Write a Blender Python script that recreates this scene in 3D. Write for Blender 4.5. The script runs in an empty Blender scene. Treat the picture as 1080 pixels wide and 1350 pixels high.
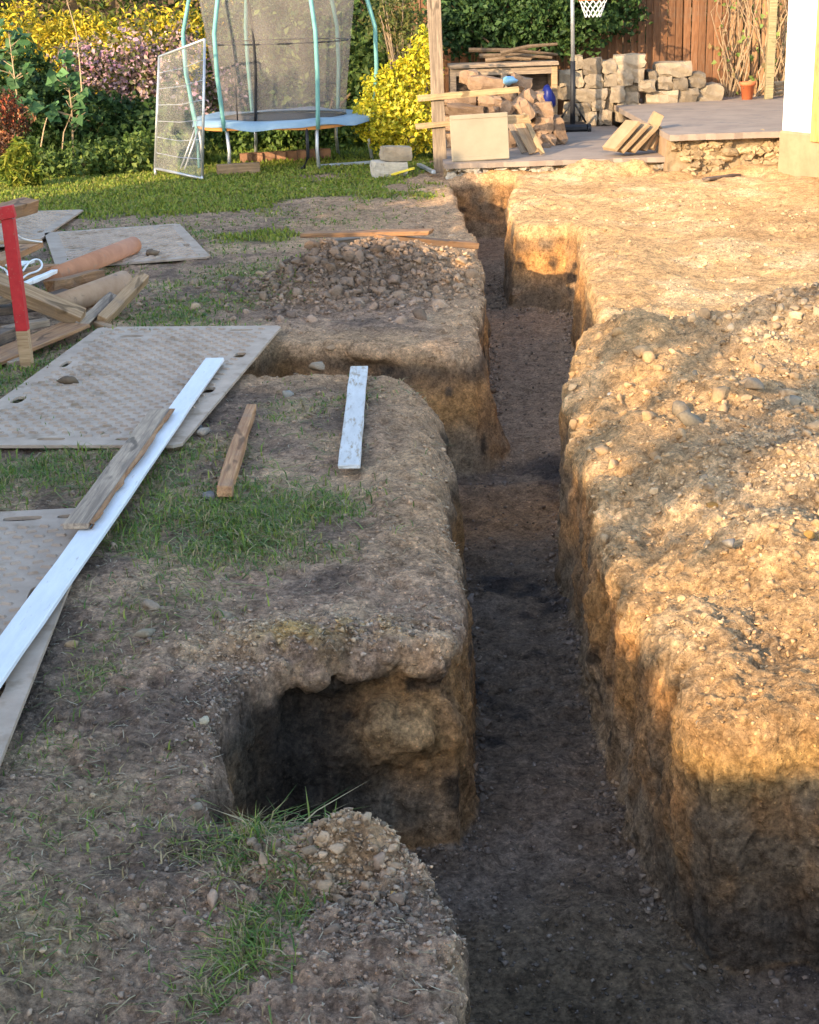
import bpy, bmesh, math, random
import numpy as np
from mathutils import Vector, Matrix, Euler

random.seed(7)
RNG = np.random.default_rng(11)
scene = bpy.context.scene
COL = scene.collection

# ------------------------------------------------------------------ camera
F_PX, CAM_H = 2000.0, 2.2
PITCH, ROLL = math.atan(695 / 2000.0), 0.032
cp, sp = math.cos(PITCH), math.sin(PITCH)
FWD, UP0, RT0 = Vector((0, cp, -sp)), Vector((0, sp, cp)), Vector((1, 0, 0))
cr, sr = math.cos(ROLL), math.sin(ROLL)
RT, UP = RT0 * cr - UP0 * sr, RT0 * sr + UP0 * cr
cam_d = bpy.data.cameras.new('camera')
cam_d.lens = 36.0 * F_PX / 1350.0
cam_d.sensor_width = 36.0
cam_d.clip_end = 500
cam = bpy.data.objects.new('camera', cam_d)
COL.objects.link(cam)
m = Matrix((RT, UP, -FWD)).transposed().to_4x4()
m.translation = Vector((0, 0, CAM_H))
cam.matrix_world = m
scene.camera = cam

# ------------------------------------------------------------------ sky, sun, exposure
SUN_AZ = math.radians(38.5)          # direction the light travels, from +Y towards +X
SUN_EL = math.radians(18.5)
world = bpy.data.worlds.new('World')
scene.world = world
world.use_nodes = True
wn = world.node_tree.nodes
wn.clear()
sky = wn.new('ShaderNodeTexSky')
sky.sky_type = 'NISHITA'
sky.sun_disc = False
sky.sun_elevation = SUN_EL
sky.sun_rotation = SUN_AZ + math.pi
bg = wn.new('ShaderNodeBackground')
bg.inputs['Strength'].default_value = 0.15
wo = wn.new('ShaderNodeOutputWorld')
world.node_tree.links.new(sky.outputs[0], bg.inputs[0])
world.node_tree.links.new(bg.outputs[0], wo.inputs[0])
sun_d = bpy.data.lights.new('sun', 'SUN')
sun_d.energy = 2.25
sun_d.angle = math.radians(0.5)
sun_d.color = (1.0, 0.765, 0.48)
sun = bpy.data.objects.new('sun', sun_d)
COL.objects.link(sun)
SDIR = Vector((math.sin(SUN_AZ) * math.cos(SUN_EL), math.cos(SUN_AZ) * math.cos(SUN_EL), -math.sin(SUN_EL)))
sun.rotation_euler = SDIR.to_track_quat('-Z', 'Y').to_euler()
sun.location = (-8, -8, 8)
vs = scene.view_settings
vs.view_transform = 'Standard'
vs.look = 'None'
vs.exposure = 2.15
vs.gamma = 1.0
vs.use_curve_mapping = False
scene.cycles.max_bounces = 8
scene.cycles.transparent_max_bounces = 16

# ------------------------------------------------------------------ measuring helpers
def ray(u, v):
    x, y = (u - 540) / F_PX, -(v - 675) / F_PX
    return RT * x + UP * y + FWD
def at(u, v, z=0.0):
    d = ray(u, v); t = (z - CAM_H) / d.z
    return Vector((d.x * t, d.y * t, z))
def aty(u, v, Y):
    d = ray(u, v); t = Y / d.y
    return Vector((d.x * t, Y, CAM_H + d.z * t))

# ------------------------------------------------------------------ numpy noise
_T = RNG.random((64, 64, 64)).astype(np.float32) * 2 - 1
def vnoise(x, y, z):
    x = np.asarray(x, np.float32); y = np.asarray(y, np.float32); z = np.asarray(z, np.float32)
    fx, fy, fz = np.floor(x), np.floor(y), np.floor(z)
    a, b, c = x - fx, y - fy, z - fz
    i, j, k = fx.astype(np.int32) & 63, fy.astype(np.int32) & 63, fz.astype(np.int32) & 63
    i1, j1, k1 = (i + 1) & 63, (j + 1) & 63, (k + 1) & 63
    a = a * a * (3 - 2 * a); b = b * b * (3 - 2 * b); c = c * c * (3 - 2 * c)
    l0 = _T[i, j, k] * (1 - a) + _T[i1, j, k] * a
    l1 = _T[i, j1, k] * (1 - a) + _T[i1, j1, k] * a
    l2 = _T[i, j, k1] * (1 - a) + _T[i1, j, k1] * a
    l3 = _T[i, j1, k1] * (1 - a) + _T[i1, j1, k1] * a
    return (l0 * (1 - b) + l1 * b) * (1 - c) + (l2 * (1 - b) + l3 * b) * c
def fbm(x, y, z, f, octv=4, gain=0.5):
    s, a, t = 0, 1.0, 0
    for o in range(octv):
        s = s + a * vnoise(np.asarray(x) * f + 7.3 * o, np.asarray(y) * f + 3.1 * o, np.asarray(z) * f + 1.7 * o)
        t += a; a *= gain; f *= 2.03
    return s / t
def cell(P, f, seed=0):
    """distance to the nearest jittered lattice point (clods), and a random id"""
    Q = P * f + seed * 13.7
    b = np.floor(Q).astype(np.int32)
    best = np.full(len(P), 9.0, np.float32); rid = np.zeros(len(P), np.float32)
    for dx in (-1, 0, 1):
        for dy in (-1, 0, 1):
            for dz in (-1, 0, 1):
                c = b + np.array([dx, dy, dz])
                i, j, k = (c[:, 0] & 63), (c[:, 1] & 63), (c[:, 2] & 63)
                off = np.stack([_T[i, j, k], _T[j, k, i], _T[k, i, j]], 1) * 0.5 + 0.5
                dd = np.linalg.norm(c + off - Q, axis=1)
                mk = dd < best
                best[mk] = dd[mk]; rid[mk] = _T[(i + 9) & 63, (j + 4) & 63, k][mk]
    return best, rid
def sstep(a, b, x):
    t = np.clip((x - a) / (b - a), 0, 1)
    return t * t * (3 - 2 * t)
def smax(a, b, k):
    h = np.maximum(k - np.abs(a - b), 0) / k
    return np.maximum(a, b) + h * h * k * 0.25
def poly_sd(px, py, poly):
    px = np.asarray(px, np.float32); py = np.asarray(py, np.float32)
    d = np.full(px.shape, 1e9, np.float32); ins = np.zeros(px.shape, bool)
    n = len(poly)
    for a in range(n):
        x0, y0 = poly[a]; x1, y1 = poly[(a + 1) % n]
        ex, ey = x1 - x0, y1 - y0
        t = np.clip(((px - x0) * ex + (py - y0) * ey) / (ex * ex + ey * ey), 0, 1)
        d = np.minimum(d, np.hypot(px - x0 - t * ex, py - y0 - t * ey))
        c = ((y0 > py) != (y1 > py)) & (px < ex * (py - y0) / (ey if ey else 1e-9) + x0)
        ins ^= c
    return np.where(ins, -d, d)

# ------------------------------------------------------------------ object helpers
def tag(o, label=None, cat=None, group=None, kind=None):
    if label: o['label'] = label
    if cat: o['category'] = cat
    if group: o['group'] = group
    if kind: o['kind'] = kind
    return o
def thing(name, label, cat, loc=(0, 0, 0), rz=0.0, group=None):
    o = bpy.data.objects.new(name, None)
    COL.objects.link(o)
    o.empty_display_size = 0.1
    o.location = loc; o.rotation_euler = (0, 0, rz)
    return tag(o, label, cat, group)
def link(name, me, mats, parent=None):
    o = bpy.data.objects.new(name, me)
    for mm in (mats if isinstance(mats, (list, tuple)) else [mats]):
        if mm and mm.name not in [x.name for x in me.materials if x]: me.materials.append(mm)
    COL.objects.link(o)
    if parent: o.parent = parent
    return o
def np_mesh(name, V, faces, col=None, smooth=False):
    """faces: list of int arrays (n,k)"""
    me = bpy.data.meshes.new(name)
    V = np.ascontiguousarray(V, np.float32)
    me.vertices.add(len(V)); me.vertices.foreach_set('co', V.ravel())
    nl = sum(f.size for f in faces); npoly = sum(len(f) for f in faces)
    me.loops.add(nl); me.polygons.add(npoly)
    me.loops.foreach_set('vertex_index', np.concatenate([f.ravel() for f in faces]).astype(np.int32))
    st, p = [], 0
    for f in faces:
        st.append(np.arange(len(f)) * f.shape[1] + p); p += f.size
    me.polygons.foreach_set('loop_start', np.concatenate(st).astype(np.int32))
    if smooth: me.polygons.foreach_set('use_smooth', np.ones(npoly, bool))
    me.update(calc_edges=True)
    if col is not None:
        at_ = me.attributes.new('Col', 'FLOAT_COLOR', 'POINT')
        c4 = np.ones((len(V), 4), np.float32); c4[:, :3] = col
        at_.data.foreach_set('color', c4.ravel())
    return me
class MB:
    """collects simple shapes into one mesh"""
    def __init__(s): s.v, s.f = [], []
    def add(s, V, F):
        o = len(s.v); s.v += [tuple(q) for q in V]; s.f += [tuple(i + o for i in f) for f in F]
    def box(s, c, size, M=None, jit=0.0):
        V = []
        for dz in (-.5, .5):
            for dx, dy in ((-.5, -.5), (.5, -.5), (.5, .5), (-.5, .5)):
                q = Vector((dx * size[0], dy * size[1], dz * size[2])) + Vector([random.uniform(-jit, jit) for _ in range(3)])
                V.append((M @ q if M else q) + Vector(c))
        s.add(V, [(3, 2, 1, 0), (4, 5, 6, 7), (0, 1, 5, 4), (1, 2, 6, 5), (2, 3, 7, 6), (3, 0, 4, 7)])
    def tube(s, pts, r, n=8, r1=None, caps=True):
        pts = [Vector(p) for p in pts]; k = len(pts); V = []
        for i, p in enumerate(pts):
            t = (pts[min(i + 1, k - 1)] - pts[max(i - 1, 0)]).normalized()
            a = t.cross(Vector((0, 0, 1)) if abs(t.z) < .9 else Vector((1, 0, 0))).normalized(); b = t.cross(a)
            rr = r + ((r1 if r1 is not None else r) - r) * i / max(1, k - 1)
            V += [p + (a * math.cos(2 * math.pi * j / n) + b * math.sin(2 * math.pi * j / n)) * rr for j in range(n)]
        Fc = [(i * n + j, i * n + (j + 1) % n, (i + 1) * n + (j + 1) % n, (i + 1) * n + j) for i in range(k - 1) for j in range(n)]
        if caps: Fc += [tuple(range(n))[::-1], tuple((k - 1) * n + j for j in range(n))]
        s.add(V, Fc)
    def build(s, name, mat, parent=None, smooth=False, bevel=0.0):
        me = bpy.data.meshes.new(name)
        me.from_pydata(s.v, [], s.f); me.update()
        if bevel:
            bm = bmesh.new(); bm.from_mesh(me)
            bmesh.ops.recalc_face_normals(bm, faces=bm.faces)
            bmesh.ops.bevel(bm, geom=bm.edges[:], offset=bevel, segments=1, affect='EDGES')
            bm.to_mesh(me); bm.free()
        if smooth: me.polygons.foreach_set('use_smooth', [True] * len(me.polygons))
        return link(name, me, mat, parent)

# ------------------------------------------------------------------ materials
def new_mat(name):
    mt = bpy.data.materials.new(name); mt.use_nodes = True
    nt = mt.node_tree; b = nt.nodes['Principled BSDF']
    b.inputs['Specular IOR Level'].default_value = 0.25
    return mt, nt, b
def ramp(nt, fac, stops):
    r = nt.nodes.new('ShaderNodeValToRGB')
    e = r.color_ramp.elements
    e[0].position, e[0].color = stops[0][0], (*stops[0][1], 1)
    e[1].position, e[1].color = stops[-1][0], (*stops[-1][1], 1)
    for p, c in stops[1:-1]:
        q = e.new(p); q.color = (*c, 1)
    nt.links.new(fac, r.inputs[0])
    return r.outputs[0]
def noise(nt, scale, detail=6, rough=.6, vec=None, dist=0.0):
    n = nt.nodes.new('ShaderNodeTexNoise')
    n.inputs['Scale'].default_value = scale; n.inputs['Detail'].default_value = detail
    n.inputs['Roughness'].default_value = rough; n.inputs['Distortion'].default_value = dist
    if vec is not None: nt.links.new(vec, n.inputs['Vector'])
    return n.outputs['Fac']
def coords(nt, scale=(1, 1, 1), kind='Object'):
    t = nt.nodes.new('ShaderNodeTexCoord'); mp = nt.nodes.new('ShaderNodeMapping')
    mp.inputs['Scale'].default_value = scale
    nt.links.new(t.outputs[kind], mp.inputs[0])
    return mp.outputs[0]
def mixc(nt, a, b, fac, mode='MIX'):
    n = nt.nodes.new('ShaderNodeMix'); n.data_type = 'RGBA'; n.blend_type = mode
    for sock, val in ((n.inputs[0], fac), (n.inputs[6], a), (n.inputs[7], b)):
        if hasattr(val, 'is_linked'): nt.links.new(val, sock)
        else: sock.default_value = val if not isinstance(val, tuple) else (*val, 1)[:4]
    return n.outputs[2]
def bump(nt, b, h, strength=.5, dist=.01):
    n = nt.nodes.new('ShaderNodeBump'); n.inputs['Strength'].default_value = strength; n.inputs['Distance'].default_value = dist
    nt.links.new(h, n.inputs['Height'])
    nt.links.new(n.outputs[0], b.inputs['Normal'])
def rnd_info(nt):
    return nt.nodes.new('ShaderNodeObjectInfo').outputs['Random']
def simple(name, c0, c1, scale=8, stretch=(1, 1, 1), rough=.8, bstr=.3, bdist=.004, metal=0, vary=.25, spots=None):
    """two-tone grained material; whole object also shifts a little in tone"""
    mt, nt, b = new_mat(name)
    v = coords(nt, stretch)
    n1 = noise(nt, scale, 7, .65, v)
    c = ramp(nt, n1, [(.28, c0), (.72, c1)])
    if vary:
        r = ramp(nt, rnd_info(nt), [(0, (1 - vary,) * 3), (1, (1 + vary * .5, 1 + vary * .5, 1 + vary * .4))])
        c = mixc(nt, c, r, 1.0, 'MULTIPLY')
    if spots:
        n2 = noise(nt, spots[1], 4, .7, v)
        f = ramp(nt, n2, [(spots[2], (0, 0, 0)), (spots[2] + .12, (1, 1, 1))])
        c = mixc(nt, c, spots[0], f)
    nt.links.new(c, b.inputs['Base Color'])
    b.inputs['Roughness'].default_value = rough; b.inputs['Metallic'].default_value = metal
    bump(nt, b, noise(nt, scale * 3, 6, .7, v), bstr, bdist)
    return mt
def wood(name, c0, c1, axis=0, dirt=None, rough=.8):
    mt, nt, b = new_mat(name)
    st = [16, 16, 16]; st[axis] = .9
    v = coords(nt, tuple(st)); w = coords(nt)
    g = noise(nt, 3.2, 8, .7, v, .4)
    c = ramp(nt, g, [(.25, tuple(q * .62 for q in c0)), (.42, c0), (.62, c1), (.8, tuple(min(1, q * 1.15) for q in c1))])
    st2 = [5, 5, 5]; st2[axis] = 1.6
    kn = noise(nt, 1.6, 2, .5, coords(nt, tuple(st2)), .8)
    c = mixc(nt, c, tuple(q * .38 for q in c0), ramp(nt, kn, [(.66, (0, 0, 0)), (.72, (.8, .8, .8))]))
    c = mixc(nt, c, dirt or (.20, .15, .11), ramp(nt, noise(nt, 6, 6, .7, w), [(.5, (0, 0, 0)), (.75, (.65, .65, .65))]))
    r = ramp(nt, rnd_info(nt), [(0, (.68, .67, .66)), (1, (1.12, 1.1, 1.08))])
    nt.links.new(mixc(nt, c, r, 1.0, 'MULTIPLY'), b.inputs['Base Color'])
    b.inputs['Roughness'].default_value = rough
    bump(nt, b, g, .6, .005)
    return mt

def mk_soil():
    mt, nt, b = new_mat('soil')
    a = nt.nodes.new('ShaderNodeAttribute'); a.attribute_name = 'Col'
    v = coords(nt)
    n1 = noise(nt, 9, 8, .7, v); n2 = noise(nt, 60, 6, .75, v)
    c = mixc(nt, a.outputs['Color'], ramp(nt, n1, [(.3, (.66, .65, .64)), (.7, (1.32, 1.3, 1.25))]), 1.0, 'MULTIPLY')
    c = mixc(nt, c, ramp(nt, n2, [(.32, (.50, .48, .46)), (.5, (1, 1, 1)), (.70, (1.55, 1.52, 1.42))]), 1.0, 'MULTIPLY')
    n3 = noise(nt, 20, 12, .82, v)
    c = mixc(nt, c, ramp(nt, n3, [(.40, (.58, .56, .54)), (.475, (.9, .9, .9)), (.53, (1.08, 1.07, 1.06)), (.62, (1.3, 1.28, 1.24))]), 1.0, 'MULTIPLY')
    vo = nt.nodes.new('ShaderNodeTexVoronoi'); vo.inputs['Scale'].default_value = 75; nt.links.new(v, vo.inputs['Vector'])
    sepc = nt.nodes.new('ShaderNodeSeparateColor'); nt.links.new(vo.outputs['Color'], sepc.inputs[0])
    f1 = ramp(nt, sepc.outputs[0], [(.86, (0, 0, 0)), (.9, (1, 1, 1))])
    f2 = ramp(nt, vo.outputs['Distance'], [(.3, (1, 1, 1)), (.42, (0, 0, 0))])
    ff = mixc(nt, f1, f2, 1.0, 'MULTIPLY')
    c = mixc(nt, c, mixc(nt, c, (1.55, 1.5, 1.42), 1.0, 'MULTIPLY'), ff)
    nt.links.new(c, b.inputs['Base Color'])
    b.inputs['Roughness'].default_value = .97; b.inputs['Specular IOR Level'].default_value = .1
    h = nt.nodes.new('ShaderNodeMath'); h.operation = 'MULTIPLY_ADD'; h.inputs[1].default_value = .55
    nt.links.new(n2, h.inputs[0]); nt.links.new(noise(nt, 220, 4, .7, v), h.inputs[2])
    h2 = nt.nodes.new('ShaderNodeMath'); h2.operation = 'ADD'
    nt.links.new(h.outputs[0], h2.inputs[0]); nt.links.new(ff, h2.inputs[1])
    bump(nt, b, h2.outputs[0], 1.0, .016)
    return mt
M_SOIL = mk_soil()
def mk_pebble():
    mt, nt, b = new_mat('pebble')
    a = nt.nodes.new('ShaderNodeAttribute'); a.attribute_name = 'Col'
    n2 = noise(nt, 70, 5, .7, coords(nt))
    c = mixc(nt, a.outputs['Color'], ramp(nt, n2, [(.3, (.75, .74, .72)), (.7, (1.2, 1.2, 1.18))]), 1.0, 'MULTIPLY')
    nt.links.new(c, b.inputs['Base Color']); b.inputs['Roughness'].default_value = .92
    bump(nt, b, n2, .5, .006)
    return mt
M_PEB = mk_pebble()
def mk_leaf(name='leaf', trans=.35, rough=.55):
    mt, nt, b = new_mat(name)
    a = nt.nodes.new('ShaderNodeAttribute'); a.attribute_name = 'Col'
    nt.links.new(a.outputs['Color'], b.inputs['Base Color']); b.inputs['Roughness'].default_value = rough
    t = nt.nodes.new('ShaderNodeBsdfTranslucent'); nt.links.new(a.outputs['Color'], t.inputs[0])
    mx = nt.nodes.new('ShaderNodeMixShader'); mx.inputs[0].default_value = trans
    nt.links.new(b.outputs[0], mx.inputs[1]); nt.links.new(t.outputs[0], mx.inputs[2])
    nt.links.new(mx.outputs[0], nt.nodes['Material Output'].inputs[0])
    return mt
M_LEAF = mk_leaf()
M_STEM = simple('stem_bark', (.10, .065, .04), (.2, .14, .09), 20, vary=.3)
M_DRY = simple('dry_stem', (.25, .17, .10), (.42, .3, .19), 20, vary=.3)
M_PLANK = wood('plank_wood', (.30, .19, .10), (.46, .31, .18))
M_PLANKO = wood('orange_wood', (.30, .15, .07), (.48, .27, .13))
M_PLANKG = wood('weathered_wood', (.22, .165, .12), (.42, .32, .225))
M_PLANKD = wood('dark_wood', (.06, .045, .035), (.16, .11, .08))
M_BATTEN = wood('batten_wood', (.36, .25, .13), (.50, .36, .2))
M_FENCE = wood('stained_fence', (.15, .068, .032), (.26, .125, .06), 2)
M_FENCEP = wood('pale_fence', (.27, .15, .075), (.42, .25, .13), 2)
M_POSTG = wood('green_post', (.22, .19, .10), (.36, .31, .17), 2)
M_RED = simple('red_paint', (.36, .018, .022), (.52, .035, .035), 12, rough=.6, vary=0, bstr=.5, spots=((.30, .17, .11), 30, .60))
M_WHITEB = simple('white_board', (.62, .63, .64), (.74, .74, .74), 5, (1, 6, 6), .55, .15, .002, 0, .05, ((.42, .38, .33), 9, .62))
M_WHITED = simple('dirty_white_board', (.46, .44, .41), (.62, .61, .58), 5, (1, 5, 5), .6, .3, .003, 0, .05, ((.33, .26, .18), 7, .53))
M_MAT = simple('ground_mat', (.33, .245, .18), (.49, .38, .29), 5, rough=.75, bstr=.4, bdist=.005, vary=.15, spots=((.26, .185, .12), 3.5, .54))
M_CLAY = simple('clay_pipe', (.36, .15, .075), (.50, .23, .12), 6, rough=.65, vary=.1, spots=((.3, .2, .13), 9, .6))
M_BLACK = simple('black_plastic', (.012, .012, .014), (.03, .03, .034), 8, rough=.5, vary=0)
M_GREYM = simple('galvanised', (.36, .37, .38), (.52, .53, .54), 10, rough=.42, metal=.6, vary=.1, bstr=.1)
M_TEAL = simple('teal_sleeve', (.10, .26, .25), (.17, .36, .34), 8, rough=.6, vary=.1, bstr=.2)
M_PADB = simple('blue_pad', (.15, .24, .32), (.26, .36, .44), 3, rough=.5, vary=.05)
M_PADO = simple('orange_pad', (.5, .19, .05), (.62, .27, .08), 3, rough=.5, vary=.05)
M_CONC = simple('concrete_slab', (.23, .175, .14), (.34, .265, .205), 2.2, rough=.9, bstr=.4, bdist=.006, vary=.05, spots=((.2, .165, .14), 3, .55))
M_BLOCK = simple('stone_block', (.20, .155, .11), (.36, .285, .205), 7, rough=.92, bstr=.8, bdist=.02, vary=.4, spots=((.28, .24, .2), 6, .58))
M_BLOCKR = simple('reddish_stone', (.20, .125, .08), (.34, .225, .145), 8, rough=.92, bstr=.8, bdist=.02, vary=.35, spots=((.36, .28, .2), 9, .62))
M_RUB = simple('rubble', (.32, .22, .12), (.48, .35, .21), 12, rough=.95, bstr=.8, bdist=.02, vary=.35, spots=((.3, .22, .14), 14, .56))
M_RUBW = simple('pale_rubble', (.34, .29, .23), (.52, .46, .38), 12, rough=.95, bstr=.8, bdist=.02, vary=.3, spots=((.24, .18, .13), 12, .58))
M_PAVER = simple('tile_stone', (.25, .165, .09), (.36, .25, .145), 6, rough=.9, bstr=.5, vary=.2)
M_RENDER = simple('white_render', (.78, .77, .74), (.84, .83, .81), 8, rough=.9, bstr=.3, vary=0)
M_PLINTH = simple('sandy_render', (.28, .18, .105), (.40, .27, .16), 5, rough=.95, bstr=.6, bdist=.01, vary=0)
M_GOLD = wood('golden_timber', (.52, .32, .10), (.66, .43, .17), 2)
M_BLUE = simple('blue_plastic', (.16, .36, .58), (.25, .47, .68), 6, rough=.4, vary=0)
M_NAVY = simple('navy_plastic', (.006, .012, .10), (.012, .02, .16), 6, rough=.4, vary=0)
M_YEL = simple('yellow_paint', (.62, .46, .04), (.72, .56, .06), 8, rough=.5, vary=0)
M_TERRA = simple('terracotta', (.50, .13, .05), (.62, .19, .08), 8, rough=.7, vary=0)
M_WHITEP = simple('white_plastic', (.68, .68, .67), (.78, .78, .77), 8, rough=.45, vary=0, spots=((.4, .35, .3), 10, .64))
M_BRICK = simple('red_brick', (.26, .13, .08), (.38, .21, .13), 14, rough=.9, vary=.3)
def mk_net(name, col, alpha):
    mt, nt, b = new_mat(name)
    b.inputs['Base Color'].default_value = (*col, 1); b.inputs['Roughness'].default_value = .8
    t = nt.nodes.new('ShaderNodeBsdfTransparent')
    mx = nt.nodes.new('ShaderNodeMixShader')
    f = ramp(nt, noise(nt, 2.5, 3, .5, coords(nt)), [(.3, (alpha - .08,) * 3), (.7, (alpha + .08,) * 3)])
    nt.links.new(f, mx.inputs[0]); nt.links.new(t.outputs[0], mx.inputs[1]); nt.links.new(b.outputs[0], mx.inputs[2])
    nt.links.new(mx.outputs[0], nt.nodes['Material Output'].inputs[0])
    return mt
M_NET = mk_net('safety_net', (.22, .195, .18), .36)
M_MESH = mk_net('wire_mesh', (.36, .35, .32), .24)

# ------------------------------------------------------------------ the dug ground
VOID = [(2.9, 4.2), (1.9, 4.16), (1.22, 4.12), (.96, 4.15), (.86, 4.3), (.81, 4.84), (.80, 5.6), (.83, 6.6), (.84, 7.3), (.91, 8.2), (1.04, 8.8),
        (1.25, 9.2), (1.33, 9.6), (1.40, 11), (1.47, 12.6), (1.55, 13.2), (1.52, 13.85), (1.05, 13.98), (1.03, 14.6), (1.15, 16), (1.40, 17.7), (1.42, 18.4),
        (.58, 18.4), (.60, 16.5), (.64, 14.6), (.66, 13), (.63, 11.8), (.52, 10.4), (.44, 9.62), (.3, 9.48), (-.3, 9.7), (-.85, 9.84), (-1.12, 9.6), (-1.15, 9.25),
        (-.95, 9.0), (-.5, 8.96), (0, 8.86), (.10, 8.6), (.19, 8.0), (.21, 7.4), (.19, 6.4), (.165, 5.24), (.13, 4.86), (-.1, 4.84), (-.5, 4.77), (-.63, 4.5),
        (-.62, 3.78), (-.5, 3.72), (-.25, 3.72), (-.08, 3.56), (.03, 3.34), (.075, 3.12), (.075, 2.83), (.1, 2.35), (2.9, 2.3)]
def g2(x, y, cx, cy, rx, ry):
    return np.exp(-(((x - cx) / rx) ** 2 + ((y - cy) / ry) ** 2))
def h_top(x, y):
    """level of the undug ground"""
    x = np.asarray(x, np.float32); y = np.asarray(y, np.float32); o = np.zeros_like(x)
    h = .035 * fbm(x, y, o, .55, 3) + .018 * fbm(x, y, o + 5, 2.6, 3)
    right = sstep(.55, .85, x) * sstep(2.5, 4.3, y)
    h += right * (.03 + .05 * fbm(x, y, o + 9, 1.3, 4))
    h += right * (.10 * sstep(9.5, 9.05, y) * sstep(.8, 1.5, x) + .05 * sstep(9.2, 8.8, y) * sstep(.75, 1.0, x) * sstep(7.4, 8.2, y))
    h += right * sstep(9.6, 9.0, y) * .07 * (np.abs(fbm(x, y, o + 41, 1.7, 3)) * 2 - .35)
    h += right * sstep(9.0, 9.8, y) * .075 * np.abs(fbm(x, y * 1.7, o + 51, 1.1, 4)) * 1.6
    h += .17 * g2(x, y, 1.75, 6.1, .5, 1.1) + .36 * g2(x, y, 2.4, 8.35, .6, .5) + .06 * g2(x, y, 1.3, 8.3, .4, .5)
    h += .10 * g2(x, y, 1.35, 5.2, .22, .35) - .07 * g2(x, y, 1.02, 5.9, .12, .3)
    h += .08 * g2(x, y, 1.0, 4.75, .12, .3) - .06 * g2(x, y, 1.25, 4.55, .12, .2)
    h += .11 * g2(x, y, -.2, 3.48, .24, .2) * (1 + .8 * fbm(x, y, o + 91, 6, 3)) + .05 * g2(x, y, -.1, 2.95, .3, .3)
    h += .06 * g2(x, y, -.25, 4.98, .3, .14) + .03 * g2(x, y, -.55, 4.9, .15, .12)
    h += .05 * g2(x, y, .05, 6.6, .22, .5) + .05 * g2(x, y, 0, 8.0, .25, .4) - .06 * g2(x, y, .22, 7.0, .1, 1.2)
    h += (.27 * g2(x, y, -.05, 11.75, .62, .52) + .17 * g2(x, y, -.62, 11.4, .35, .42)) * (1 + .8 * fbm(x, y, o + 2, 3.0, 3))
    h += .04 * g2(x, y, 2.2, 12.2, 1.2, .5) + .05 * g2(x, y, 2.6, 15.5, 1.8, .5)
    h -= .07 * sstep(16.2, 17.6, y) * sstep(1.4, 2.2, x)
    h += right * (.11 * g2(x, y, 1.2, 8.75, .32, .33) + .06 * g2(x, y, 1.75, 11.6, .35, .9) - .07 * np.exp(-((y - 9.75 - .15 * (x - 1.3)) / .28) ** 2) * sstep(1.1, 1.5, x))
    h += .13 * np.exp(-((y - 18.05) / .28) ** 2) * sstep(1.5, 1.9, x) * np.clip(.7 + 1.3 * fbm(x, y, o + 95, 2.2, 3), 0, 1.4)
    h += .72 * g2(x, y, .25, 1.72, .85, .28)  # heap added below the view to throw shade on the near trench face
    h += .016 * np.abs(np.sin(y * 13 + 3 * x + 1.5 * fbm(x, y, o + 81, 3, 2))) * g2(x, y, -.9, 4.95, .22, .75) + .014 * np.abs(np.sin(y * 11 + 2)) * g2(x, y, -.75, 3.9, .15, .4)
    h += .02 * np.sin(y * 3.1 + x * 2.2) * sstep(-.3, -.9, x) * sstep(2.5, 3.5, y) * sstep(6.8, 5.8, y)
    return h
def z_floor(x, y):
    o = np.zeros_like(x)
    f = -.80 + .05 * sstep(9.2, 9.6, y) + .06 * np.exp(-((y - 8.75 - .2 * x) / .16) ** 2) + .05 * sstep(13.0, 13.6, y) * sstep(14.4, 13.8, y)
    f = f + .022 * fbm(x, y, o + 3, 1.7, 3) + .014 * fbm(x, y, o + 31, 9, 3)
    return f + .05 * g2(x, y, .55, 4.2, .3, .25)

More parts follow.
